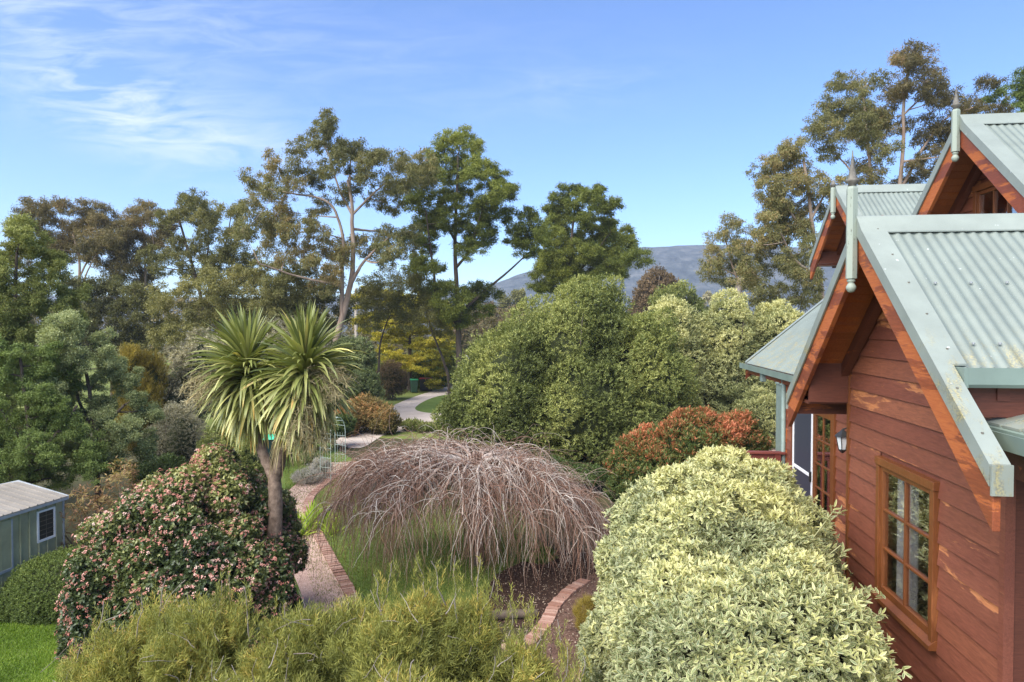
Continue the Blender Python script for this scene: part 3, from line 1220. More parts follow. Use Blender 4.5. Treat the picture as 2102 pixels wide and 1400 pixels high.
# small hood roof on the side with its own gutter
hz = CZ - .60
PX = 2.35
hb(MB().prism([(PX, hz), (3.7, hz + .38), (3.7, hz + .35), (PX, hz - .03)], 2.7, WY0 + .03, 'y'), 'porch_roof', M['gutter'])
mb = MB()
for k in range(9):
    yk = 2.75 + k * .19
    mb.prism([(PX + .02, hz + .008), (3.6, hz + .358), (3.6, hz + .372), (PX + .02, hz + .022)], yk, yk + .165, 'y')
hb(mb, 'porch_slats', M['flash'])
mb = MB()
mb.prism([(PX - .10, hz - .085), (PX - .115, hz + .01), (PX - .105, hz + .01), (PX - .09, hz - .07), (PX - .01, hz - .07), (PX - .005, hz - .035), (PX + .005, hz - .035), (PX + .005, hz - .085)], 2.7, WY0 - .06, 'y')
hb(mb, 'porch_gutter', M['gutter'])
hb(MB().box(PX + .012, PX + .045, 2.7, WY0 - .06, hz - .26, hz - .04), 'porch_fascia', M['beam'])
hb(MB().box(PX + .046, 3.7, 2.7, WY0 - .06, hz - .12, hz - .10), 'porch_lining', M['beam'])
hb(MB().box(BW + .14, BW + .20, WY0 + .02, WY0 + .075, hz + .06, hz + .30), 'hood_bracket', M['barge'])
hb(MB().box(BW + .0, 3.6, WY0 - .12, WY0 + .079, CZ - 2.20, CZ - 2.16), 'ledge', M['rail'])


scr = MB().lathe(0, 0, [(.010, -.004), (.010, .004), (.005, .008)], 8).build('roof_screw', M['screws'], house)
riv = MB().lathe(0, 0, [(.007, 0), (.007, .010)], 8).build('rivet', M['lead'], house)


def place(src, x, y, z, first=[]):
    o = src
    if src.name in first:
        o = src.copy()
        C.objects.link(o)
        o.parent = src.parent
    else:
        first.append(src.name)
    o.location = (x - HO[0], y - HO[1], z - HO[2])


for r_, x0, x1, st_ in ((.62, BX + .28, 4.6, .228), (1.10, BX + .28, 4.3, .152)):
    x = x0
    while x < x1:
        place(scr, x, CY - r_, AZ - r_ * TAN + .012)
        x += st_
for k in range(7):
    r_ = .12 + k * .26
    place(riv, BX + (.03 if r_ > EVN else .10), CY - r_, AZ - r_ * TAN + .027)


def sash_window(xf, y0, y1, z0, z1, cols, rows, name='window', curtain=True, arch=.055, tw=.045, bar=.020, room=True, mg=.35):
    """timber window looking to -X; y0 near side"""
    mb = MB()
    # outer architrave
    a = arch
    p = xf - .045
    mb.box(p, xf + .03, y0, y0 + a, z0, z1)
    mb.box(p, xf + .03, y1 - a, y1, z0, z1)
    mb.box(p - .008, xf + .03, y0 - .01, y1 + .01, z1 - a, z1 + .012)
    win = hb(mb, name, M['frame'], bevel=.004)
    fm = MB()
    q = xf - .028
    iy0, iy1, iz0, iz1 = y0 + a, y1 - a, z0 + .05, z1 - a
    b = tw
    fm.box(q, xf + .02, iy0, iy0 + b, iz0, iz1)
    fm.box(q, xf + .02, iy1 - b, iy1, iz0, iz1)
    fm.box(q, xf + .02, iy0 + b, iy1 - b, iz1 - b, iz1)
    fm.box(q, xf + .02, iy0 + b, iy1 - b, iz0, iz0 + b * 1.2)
    gy0, gy1, gz0, gz1 = iy0 + b, iy1 - b, iz0 + b * 1.2, iz1 - b
    for c in range(1, cols):
        y = gy0 + (gy1 - gy0) * c / cols
        fm.box(q + .004, xf + .012, y - bar / 2, y + bar / 2, gz0, gz1)
    for r in range(1, rows):
        z = gz0 + (gz1 - gz0) * r / rows
        ys = [gy0] + [gy0 + (gy1 - gy0) * c / cols for c in range(1, cols)] + [gy1]
        for i in range(cols):
            a0 = ys[i] + (bar / 2 if i else 0)
            a1 = ys[i + 1] - (bar / 2 if i < cols - 1 else 0)
            fm.box(q + .006, xf + .012, a0, a1, z - bar / 2, z + bar / 2)
    sub(fm, 'sash', M['frame'], win, bevel=.0035)
    sub(MB().box(xf - .004, xf - .001, gy0, gy1, gz0, gz1), 'glass', M['glass'], win)
    sub(MB().prism([(xf - .07, z0 - .022), (xf - .07, z0 + .012), (xf - .02, z0 + .048), (xf + .02, z0 + .048), (xf + .02, z0 - .022)], y0 - .012, y1 + .012, 'y'), 'sill', M['frame'], win)
    if curtain:
        cm = Acc()
        for (ca, cb) in ((gy1 - (gy1 - gy0) * .44 + .15, gy1 - (gy1 - gy0) * .25 + .15), (gy1 - (gy1 - gy0) * .66 + .15, gy1 - (gy1 - gy0) * .53 + .15)):
            n = 60
            ys = np.linspace(ca, cb, n)
            xs_ = xf + .075 + .018 * np.sin(np.linspace(0, 22, n)) + .008 * np.sin(np.linspace(0, 57, n))
            V = np.concatenate([np.c_[xs_, ys, np.full(n, z0 - .1)], np.c_[xs_, ys, np.full(n, z1)]])
            i = np.arange(n - 1)
            cm.add(V, np.stack([i, i + 1, n + i + 1, n + i], -1), tint=.5)
        cm.build('curtain', M['curtain'], win, HO, smooth=True)
    if room:
        rm = MB()
        D_ = 1.6
        x0_, x1_ = xf + .125, xf + D_
        Y0, Y1, Z0, Z1 = y0 - mg, y1 + mg, z0 - (.5 if mg else 0), z1 + (.15 if mg else -.02)
        rm.add([(x0_, Y0, Z0), (x1_, Y0, Z0), (x1_, Y1, Z0), (x0_, Y1, Z0), (x0_, Y0, Z1), (x1_, Y0, Z1), (x1_, Y1, Z1), (x0_, Y1, Z1)],
               [(0, 1, 2, 3), (7, 6, 5, 4), (4, 5, 1, 0), (5, 6, 2, 1), (6, 7, 3, 2)])
        sub(rm, 'room_lining', M['room'], win)
    return win


wy0, wy1, wz0, wz1 = bay_win
sash_window(BW - .006, wy0 + .005, wy1 - .005, wz0 + .01, wz1, 2, 3)

# --- dormers
DX, DW = 4.0, 4.45
for (cy, nm) in ((8.02, 0), (11.82, 1)):
    az = CZ + 2.25
    gable(DX, cy, az, 1.42 if nm == 0 else 1.70, 1.30, 6.9, .44, 1.25 if nm == 0 else 1.62, 1.25, .16)
    finial(DX - .045, cy, CZ + (1.90 if nm == 0 else 1.86), CZ + (2.36 if nm == 0 else 2.27), .043, CZ + (2.60 if nm == 0 else 2.40))
    def rk(z, az=az):
        return max(0.0, (az - .06 - z) / TAN)
    zb = EZ + (DW - EX) * TAN - .2
    boards(DW, zb, az - .1, lambda z: max(cy - 1.02, cy - rk(z)), lambda z: min(cy + 1.02, cy + rk(z)), skip=(cy - .42, cy + .42, CZ + .55, CZ + 1.58))
    mb = MB()
    mb.box(DW, DW + .05, cy - 1.0, cy - .42, zb, CZ + 1.32)
    mb.box(DW, DW + .05, cy + .42, cy + 1.0, zb, CZ + 1.32)
    mb.prism([(cy - .95, CZ + 1.60), (cy + .95, CZ + 1.60), (cy + .6, CZ + 1.72), (cy, az - .12), (cy - .6, CZ + 1.72)], DW, DW + .05)
    # cheeks
    for sy in (-1.0, .96):
        mb.prism([(DW + .05, zb), (6.4, CZ + 1.3), (DW + .05, CZ + 1.3)], cy + sy, cy + sy + .04, 'y')
    hb(mb, 'dormer_wall', M['board'])
    sash_window(DW - .006, cy - .50, cy + .50, CZ + .50, CZ + 1.60, 3, 2, curtain=False, arch=.06, mg=0)
    for s in (-1, 1):
        mb = MB()
        mb.prism(slope_poly(cy, az, s, 0.05, 1.20, -.078, -.20), DW - .10, DW - .03)
        hb(mb, 'eave_rafter', M['beam'])
        ez = az - 1.25 * TAN
        mb = MB()
        ya, yb = cy + s * .97, cy + s * 1.22
        mb.box(DX + .05, 6.0, min(ya, yb), max(ya, yb), ez - .13, ez - .10)
        mb.box(DX + .05, 6.0, cy + s * .95, cy + s * .985, ez - .098, ez + .12)
        hb(mb, 'eave_lining', M['beam'])

# --- garden-side wall with screen door and french door
SX = 3.30
SY0, SY1 = WY1, 11.94
boards(SX, 1.2, CZ - .95, lambda z: SY0, lambda z: SY1, exposure=.16, skip=(9.66, 11.50, CZ - 3.4, CZ - 1.19))
hb(MB().box(SX + .0, SX + .08, SY0, 9.66, .6, CZ - .93).box(SX, SX + .08, 11.50, SY1 - .02, .6, CZ - .93).box(SX, SX + .08, 9.66, 11.50, CZ - 1.19, CZ - .93).box(SX, SX + .08, 9.66, 11.50, .6, CZ - 3.27), 'wall', M['board'])
hb(MB().box(SX - .03, SX + .06, SY1 - .019, SY1 + .05, .6, CZ - .93), 'corner_board', M['barge'])
hb(MB().box(EX + .036, SX + .1, 7.4, 11.95, CZ - .945, CZ - .93), 'eave_lining', M['soffit'])
hb(MB().prism([(SX + .081, .6), (9, .6), (9, CZ + 1.5), (RX, CZ + 1.5), (SX + .081, EZ - .08)], SY1 - .06, SY1 - .02, 'y'), 'wall', M['board_x'])
mb = MB()
mb.tube([(SX - .06, SY1 + .02, EZ - .10), (SX - .06, SY1 + .02, .1)], .038, 10)
hb(mb, 'downpipe', M['tealpipe'], smooth=True)
# frame around both
dz0, dz1 = CZ - 3.25, CZ - 1.20
mb = MB()
mb.box(SX - .05, SX + .03, 11.50, 11.56, dz0, dz1 + .07)
mb.box(SX - .05, SX + .03, 9.60, 9.66, dz0, dz1 + .07)
mb.box(SX - .052, SX + .03, 9.661, 11.499, dz1 + .005, dz1 + .07)
hb(mb, 'door_frame', M['frame'], bevel=.004)
sd = hb(MB().box(SX - .045, SX - .02, 10.50, 10.56, dz0, dz1).box(SX - .045, SX - .02, 11.44, 11.50, dz0, dz1)
        .box(SX - .044, SX - .02, 10.56, 11.44, dz1 - .05, dz1).box(SX - .044, SX - .02, 10.56, 11.44, dz0, dz0 + .08)
        .box(SX - .044, SX - .02, 10.56, 11.44, dz0 + .98, dz0 + 1.03), 'screen_door', M['white'], bevel=.003)
sub(MB().box(SX - .034, SX - .030, 10.56, 11.44, dz0 + .08, dz0 + .98).box(SX - .034, SX - .030, 10.56, 11.44, dz0 + 1.03, dz1 - .05), 'fly_screen', M['screen'], sd)
sub(MB().box(SX - .075, SX - .046, 10.515, 10.545, dz0 + .93, dz0 + 1.08), 'handle', M['black'], sd)
fd = MB()
a0, a1 = 9.66, 10.49
fd.box(SX - .04, SX, a0, a0 + .10, dz0, dz1).box(SX - .04, SX, a1 - .10, a1, dz0, dz1)
fd.box(SX - .04, SX, a0 + .10, a1 - .10, dz1 - .10, dz1).box(SX - .04, SX, a0 + .10, a1 - .10, dz0, dz0 + .2)
ym = (a0 + a1) / 2
fd.box(SX - .034, SX - .006, ym - .012, ym + .012, dz0 + .2, dz1 - .10)
for r in range(1, 5):
    z = dz0 + .2 + (dz1 - .1 - dz0 - .2) * r / 5
    fd.box(SX - .036, SX - .006, a0 + .10, ym - .012, z - .012, z + .012)
    fd.box(SX - .036, SX - .006, ym + .012, a1 - .10, z - .012, z + .012)
fdo = hb(fd, 'french_door', M['frame'], bevel=.003)
sub(MB().box(SX - .024, SX - .020, a0 + .10, a1 - .10, dz0 + .2, dz1 - .10), 'glass', M['glass'], fdo)
hb(MB().box(SX + .085, SX + 1.5, 9.2, 9.25, .9, CZ - .95).box(SX + .085, SX + 1.5, 11.8, 11.85, .9, CZ - .95).box(SX + 1.5, SX + 1.55, 9.2, 11.85, .9, CZ - .95).box(SX + .085, SX + 1.5, 9.251, 11.799, .9, 1.0), 'room_lining', M['room'])
hb(MB().box(SX - .046, SX - .02, a0, a1, dz1 - .0, dz1 + .004), 'white_strip', M['white'])

# wall lantern near the inner corner
ly, lz, lx = 8.95, CZ - 1.45, SX - .16
lan = hb(MB().box(SX - .03, SX - .006, ly - .05, ly + .05, lz - .16, lz + .14).tube([(SX - .02, ly, lz + .12), (SX - .09, ly, lz + .17), (lx, ly, lz + .15)], .010, 8), 'wall_lantern', M['black'])
sub(MB().lathe(lx, ly, [(.10, lz + .06), (.085, lz + .085), (.03, lz + .13), (.01, lz + .15)], 6), 'lantern_cap', M['black'], lan)
sub(MB().lathe(lx, ly, [(.045, lz - .10), (.075, lz + .058)], 6), 'lantern_glass', plain_mat('frosted glass', (.6, .62, .6), .3), lan)
lc_ = MB()
for k in range(6):
    a = k * math.pi / 3
    lc_.tube([(lx + .047 * math.cos(a), ly + .047 * math.sin(a), lz - .10), (lx + .078 * math.cos(a), ly + .078 * math.sin(a), lz + .06)], .005, 5)
lc_.lathe(lx, ly, [(.012, lz - .15), (.05, lz - .115), (.05, lz - .10)], 6)
sub(lc_, 'lantern_cage', M['black'], lan)

# deck and its railing
dk = MB()
nb = 8
for k in range(nb):
    x = 2.25 + k * (SX - 2.25) / nb
    dk.tint = random.random()
    dk.box(x + .003, x + (SX - 2.25) / nb - .003, 8.9, 11.98, dz0 - .045, dz0 - .02)
dk.box(2.25, SX, 8.9, 8.94, dz0 - .2, dz0 - .046).box(2.25, SX, 11.9, 11.94, dz0 - .2, dz0 - .046)
hb(dk, 'deck', M['rail'])
for (px_, py_) in ((2.30, 9.0), (2.30, 11.88)):
    hb(MB().box(px_ - .05, px_ + .05, py_ - .05, py_ + .05, 0, dz0 - .046), 'deck_post', M['rail'])
rz = CZ - 2.13
rl = hb(MB().box(2.30, SX - .04, 11.85, 11.99, rz - .035, rz), 'railing', M['rail'], bevel=.004)
sub(MB().box(SX - .22, SX - .12, 11.87, 11.97, dz0 - .2, rz - .036), 'newel_post', M['rail'], rl)
sub(MB().box(2.30, SX - .22, 11.90, 11.94, rz - .13, rz - .036), 'under_rail', M['rail'], rl)
for k in range(7):
    x = 2.36 + k * .11
    if x < SX - .26:
        sub(MB().box(x, x + .035, 11.90, 11.94, dz0 - .02, rz - .131), 'baluster', M['rail'], rl)

# green garden tank / screen beyond the cottage
tx, ty = at(1606, 830, 21)[:2]
tank = thing('garden_locker', 'tall green ribbed steel locker standing on the gravel behind the cottage', 'locker', (tx + .35, ty, 0), -TH)
mb = MB()
n = 30
for k in range(n):
    x0 = -.45 + .9 * k / n
    mb.box(x0, x0 + .9 / n * .6, -.312, .3, 0.02, 3.18)
    mb.box(x0 + .9 / n * .6, x0 + .9 / n, -.298, .3, 0.02, 3.18)
mb.build('body', M['tealpipe'], tank)
MB().box(-.48, .48, -.34, .33, 3.18, 3.24).build('lid', M['tealpipe'], tank, bevel=.01)
# ------------------------------------------------------------------ shed
SR = math.radians(-9.5)
sx, sy = -8.93, 13.5
shed = thing('garden_shed', 'small pale green steel garden shed with a low ribbed roof and one window', 'shed', (sx, sy, 0), SR)
shed_m = plain_mat('shed steel', (.32, .325, .20), .55, var=.16, scale=2)
shed_r = plain_mat('shed roof steel', (.26, .235, .20), .5, var=.12, scale=2.5)
shed_t = plain_mat('shed trim', (.33, .36, .38), .5)
EH = 1.58      # eave height
LEN, WID = 2.6, 2.2
mb = MB()
# long wall looking to +X, local y from -LEN to 0 ; window opening
wya, wyb, wza, wzb = -.62, -.21, .86, 1.46
nr = 13
for k in range(nr):
    ya, yb = -LEN + LEN * k / nr, -LEN + LEN * (k + 1) / nr
    for (p, q, dx) in ((ya, ya + .02, .026), (ya + .02, yb, 0.0)):
        cuts = sorted({p, q} | {c for c in (wya, wyb) if p < c < q})
        for p2, q2 in zip(cuts[:-1], cuts[1:]):
            segs = [(0, wza), (wzb, EH)] if (p2 + q2) / 2 > wya and (p2 + q2) / 2 < wyb else [(0, EH)]
            for a, b in segs:
                mb.box(-.03, dx, p2, q2, a, b)
mb.prism([(-.03, 0), (-.03, EH), (-WID / 2, EH + .24), (-WID, EH), (-WID, 0)], -.03, 0, 'y')
mb.prism([(-.03, 0), (-.03, EH), (-WID / 2, EH + .24), (-WID, EH), (-WID, 0)], -LEN, -LEN + .03, 'y')
mb.box(-WID, -WID + .03, -LEN, 0, 0, EH)
mb.build('wall', shed_m, shed)
mb = MB()
nr = 15
for s in (0, 1):
    for k in range(nr):
        ya, yb = -LEN - .05 + (LEN + .12) * k / nr, -LEN - .05 + (LEN + .12) * (k + 1) / nr
        for (p, q, dz) in ((ya, ya + .02, .018), (ya + .02, yb, 0.0)):
            if s == 0:
                pts = [(.05, EH + .0), (-WID / 2, EH + .245), (-WID / 2, EH + .265 + dz), (.05, EH + .02 + dz)]
            else:
                pts = [(-WID - .05, EH), (-WID / 2, EH + .245), (-WID / 2, EH + .265 + dz), (-WID - .05, EH + .02 + dz)]
            mb.prism(pts, p, q, 'y')
mb.build('roof', shed_r, shed)
mb = MB()
mb.box(.0, .055, -LEN - .05, .07, EH - .05, EH - .001)
mb.prism([(.055, EH - .05), (.055, EH + .03), (-WID / 2, EH + .29), (-WID - .05, EH + .03), (-WID - .05, EH - .05), (-WID / 2, EH + .20)], .071, .085, 'y')
mb.box(-.02, .02, -.02, .012, 0, EH - .06)
mb.build('trim', shed_t, shed)
wn = MB().box(-.005, .022, wya, wya + .035, wza, wzb).box(-.005, .022, wyb - .035, wyb, wza, wzb).box(-.005, .022, wya + .035, wyb - .035, wzb - .035, wzb).box(-.005, .022, wya + .035, wyb - .035, wza, wza + .045).build('window', M['white'], shed)
MB().box(.004, .007, wya + .035, wyb - .035, wza + .045, wzb - .035).build('glass', plain_mat('dark shed glass', (.022, .022, .024), .35, .3), wn)  # opaque near-black pane; the dark inside is put into its colour
mb = MB()
for k in range(1, 6):
    z = wza + .045 + (wzb - wza - .08) * k / 6
    mb.box(.009, .014, wya + .035, wyb - .035, z - .004, z + .004)
mb.box(.009, .014, (wya + wyb) / 2 - .003, (wya + wyb) / 2 + .003, wza + .045, wzb - .035)
mb.build('security_grille', M['lead'], wn)
MB().box(-.34, -.30, -1.2, -.04, .1, 1.5).build('dark_backing', M['dark'], shed)  # thin near-black sheet behind the window, darkness of the inside as colour
dr = MB().box(.002, .022, -1.95, -1.16, .05, EH - .10).build('door', shed_m, shed)
MB().box(.022, .034, -1.19, -1.16, .05, EH - .10).build('door_edge', shed_t, dr)
MB().box(.022, .034, -1.95, -1.191, .55, .6).build('brace', shed_t, dr)

# ------------------------------------------------------------------ wheelie bins


def bin_(loc, rz, lidcol, label, scale=1.0, body=(.03, .07, .04)):
    b = thing('wheelie_bin', label, 'bin', loc, rz, 'wheelie bins in the garden')
    bm = plain_mat('bin plastic', body, .5)
    lm = plain_mat('bin lid plastic', lidcol, .45)
    s = scale
    def fr(h, w1, d1, w2, d2, z0):
        return [(-w1, -d1, z0), (w1, -d1, z0), (w1, d1, z0), (-w1, d1, z0), (-w2, -d2, h), (w2, -d2, h), (w2, d2, h), (-w2, d2, h)]
    fc = [(0, 3, 2, 1), (4, 5, 6, 7), (0, 1, 5, 4), (1, 2, 6, 5), (2, 3, 7, 6), (3, 0, 4, 7)]
    MB().add([(x * s, y * s, z * s) for x, y, z in fr(.95, .21, .24, .28, .32, .04)], fc).build('body', bm, b, bevel=.02)
    MB().add([(x * s, y * s, z * s) for x, y, z in fr(1.04, .30, .36, .27, .28, .955)], fc).build('lid', lm, b, bevel=.015)
    for sx_ in (-1, 1):
        w_ = MB()
        pts = []
        for k in range(14):
            a = 2 * math.pi * k / 14
            pts.append(((.27 + .09 * math.cos(a)) * s, (.10 + .10 * math.sin(a)) * s))
        w_.prism(pts, sx_ * .22 * s, sx_ * .27 * s, 'x')
        w_.build('wheel', M['black'], b)
    MB().tube([(-.2 * s, .36 * s, .98 * s), (.2 * s, .36 * s, .98 * s)], .018 * s, 8).build('handle', bm, b)
    return b


p = at(560, 895, 24)
bin_((p[0], p[1], 0), .3, (.03, .55, .30), 'dark wheelie bin with a bright green lid behind the cabbage tree trunks', 1.08, (.02, .05, .045))
p = gnd(850, 806)
bin_((p[0], p[1], 0), .2, (.03, .30, .12), 'distant wheelie bin with a dull green lid beside the driveway')
p = gnd(869, 803)
bin_((p[0], p[1], 0), .1, (.42, .05, .04), 'distant black wheelie bin with a red lid beside the driveway', body=(.02, .02, .022))
p = gnd(880, 803)
bin_((p[0], p[1], 0), .15, (.30, .06, .05), 'distant black wheelie bin right of the red lidded bin by the driveway', body=(.02, .02, .022))

# ------------------------------------------------------------------ garden arch
a0_ = gnd(690, 985)
arch = thing('garden_arch', 'pale green wire garden arch beside the lavender', 'arch', (a0_[0] - .1, a0_[1], 0), math.radians(62))
arch.scale = (.62, 1, 1)
am = plain_mat('arch paint', (.30, .36, .31), .6)


def arch_path(y, r=.0):
    pts = [(-.55 + r, y, 0), (-.55 + r, y, 1.55)]
    for k in range(1, 8):
        a = math.pi - math.pi * k / 8
        pts.append((math.cos(a) * (.55 - r), y, 1.55 + math.sin(a) * (.5 - r)))
    pts += [(.55 - r, y, 1.55), (.55 - r, y, 0)]
    return pts


for y in (-.22, .22):
    MB().tube(arch_path(y), .014, 6).build('hoop', am, arch)
mb = MB()
P0 = arch_path(-.22)
for i in range(1, len(P0)):
    for f in ((0,) if 1 < i < len(P0) - 1 else (.1, .3, .5, .7, .9)):
        q0 = Vector(P0[i - 1]).lerp(Vector(P0[i]), f)
        mb.tube([q0, (q0.x, .22, q0.z)], .008, 5)
mb.build('rungs', am, arch)
for x in (-.55, .55):
    for y in (-.11, 0, .11):
        MB().tube([(x, y, .1), (x, y, 1.5)], .006, 5).build('side_rod', am, arch)
# ------------------------------------------------------------------ vegetation builders

def core_blob(parent, org, blobs, k=.78, power=2.0, mat='core'):
    """solid filler inside a bush; its dark colour gives the shaded gaps"""
    acc = Acc()
    for (cx, cy, cz, rx, ry, rz_) in blobs:
        nu, nv = 20, 12
        U, Vv = np.meshgrid(np.linspace(0, 2 * math.pi, nu, endpoint=False), np.linspace(0.02, math.pi - .02, nv))
        D = np.stack([np.cos(U) * np.sin(Vv), np.sin(U) * np.sin(Vv), np.cos(Vv)], -1)
        s = (np.abs(D) ** power).sum(-1) ** (-1 / power)
        P = D * s[..., None] * np.array([rx, ry, rz_]) * k + np.array([cx, cy, cz])
        P[..., 2] = np.maximum(P[..., 2], .05)
        idx = np.arange(nu * nv).reshape(nv, nu)
        a = idx[:-1]
        b = np.roll(a, -1, 1)
        c = idx[1:]
        d = np.roll(c, -1, 1)
        F = np.stack([a, c, d, b], -1).reshape(-1, 4)
        acc.add(P.reshape(-1, 3), F, tint=.5)
    o = acc.build('dark_filler', M[mat], parent, org)
    return o


def surf_pts(blobs, n, power=2.0, rough=.10, freq=2.0, seed=1, thick=.15, zmin=.03):
    """points and normals scattered over the outside of a union of blobs"""
    B = np.array(blobs, float)
    area = (B[:, 3] * B[:, 4] + B[:, 4] * B[:, 5] + B[:, 3] * B[:, 5])
    pr = area / area.sum()
    Ps, Ns = [], []
    got = 0
    wob = Wob(freq, seed)
    wob2 = Wob(freq * 2.7, seed + 50)
    wob3 = Wob(freq * 6, seed + 51)
    it = 0
    while got < n and it < 40:
        it += 1
        m = n
        ib = rng.choice(len(B), m, p=pr)
        D = rdir(m)
        s = (np.abs(D) ** power).sum(-1) ** (-1 / power)
        R = B[ib, 3:6]
        U = D * s[:, None]
        P = B[ib, :3] + U * R
        N = nrm(np.sign(U) * np.abs(U) ** (power - 1) / R)
        # even out by area
        w_ = (1 / (np.abs(N / R).sum(-1) * 1)) if False else np.ones(m)
        P = P + N * (rough * (wob(P) + .6 * wob2(P) + .5 * wob3(P)))[:, None] * R.min(1)[:, None]
        P = P - N * (np.abs(rng.normal(0, thick, m)) * R.min(1))[:, None]
        P = P + N * ((rng.uniform(0, 1, m) < .10) * rng.uniform(0, .12, m) * np.minimum(R.min(1), 1.2))[:, None]
        ok = P[:, 2] > zmin
        for j in range(len(B)):
            q = (np.abs((P - B[j, :3]) / B[j, 3:6]) ** power).sum(-1)
            ok &= ~((q < .62) & (ib != j))
        Ps.append(P[ok])
        Ns.append(N[ok])
        got += ok.sum()
    P = np.concatenate(Ps)[:n]
    N = np.concatenate(Ns)[:n]
    return P, N


def shoots(acc, P, N, nl, L, W, spread=(.5, 1.2), along=.6, up=.35, jit=.5, tint=None, kind='quad', droop=0.0, fold=.15, whorl=True, tj=.12, lenvar=.3):
    """put a leafy shoot at every P pointing roughly along N"""
    n = len(P)
    A = nrm(N + np.array([0, 0, up]) + rng.normal(0, jit, (n, 3)))
    ref = rdir(n)
    X = nrm(np.cross(A, ref))
    Y = np.cross(A, X)
    k = nl
    ph = (np.arange(k)[None, :] * 2.4 + rng.uniform(0, 6.28, (n, 1)))
    sp_ = rng.uniform(spread[0], spread[1], (n, k))
    f = np.arange(k) / max(k - 1, 1)
    R = X[:, None] * np.cos(ph)[..., None] + Y[:, None] * np.sin(ph)[..., None]
    D = nrm(A[:, None] * np.cos(sp_)[..., None] + R * np.sin(sp_)[..., None] + np.array([0, 0, -droop]))
    base = P[:, None] - A[:, None] * (L * along * 2.0 * (1 - f))[None, :, None]
    Nn = nrm(A[:, None] * .9 + np.array([0, 0, .35]) + rng.normal(0, .25, (n, k, 3)))
    Ll = L * rng.uniform(1 - lenvar, 1 + lenvar, (n, k))
    T = np.repeat((np.full(n, .5) if tint is None else tint)[:, None], k, 1) + rng.normal(0, tj, (n, k))
    add_leaves(acc, base.reshape(-1, 3), D.reshape(-1, 3), Ll.ravel(), W, Nn.reshape(-1, 3), np.clip(T.ravel(), 0, 1), kind, fold)


def lobes(blobs, k, frac, seed):
    """break smooth blobs into many overlapping foliage clumps"""
    r = np.random.default_rng(seed)
    out_ = []
    for b in blobs:
        c, R = np.array(b[:3]), np.array(b[3:6])
        out_.append(tuple(c) + tuple(R * .86))
        for _ in range(k):
            d = nrm(r.normal(size=3) + np.array([0, -.35, .35]))
            f = frac * r.uniform(.7, 1.3)
            out_.append(tuple(c + d * R * (1.02 - f * r.uniform(.5, .9))) + (R.min() * f * 1.15, R.min() * f * 1.15, R.min() * f))
    return out_


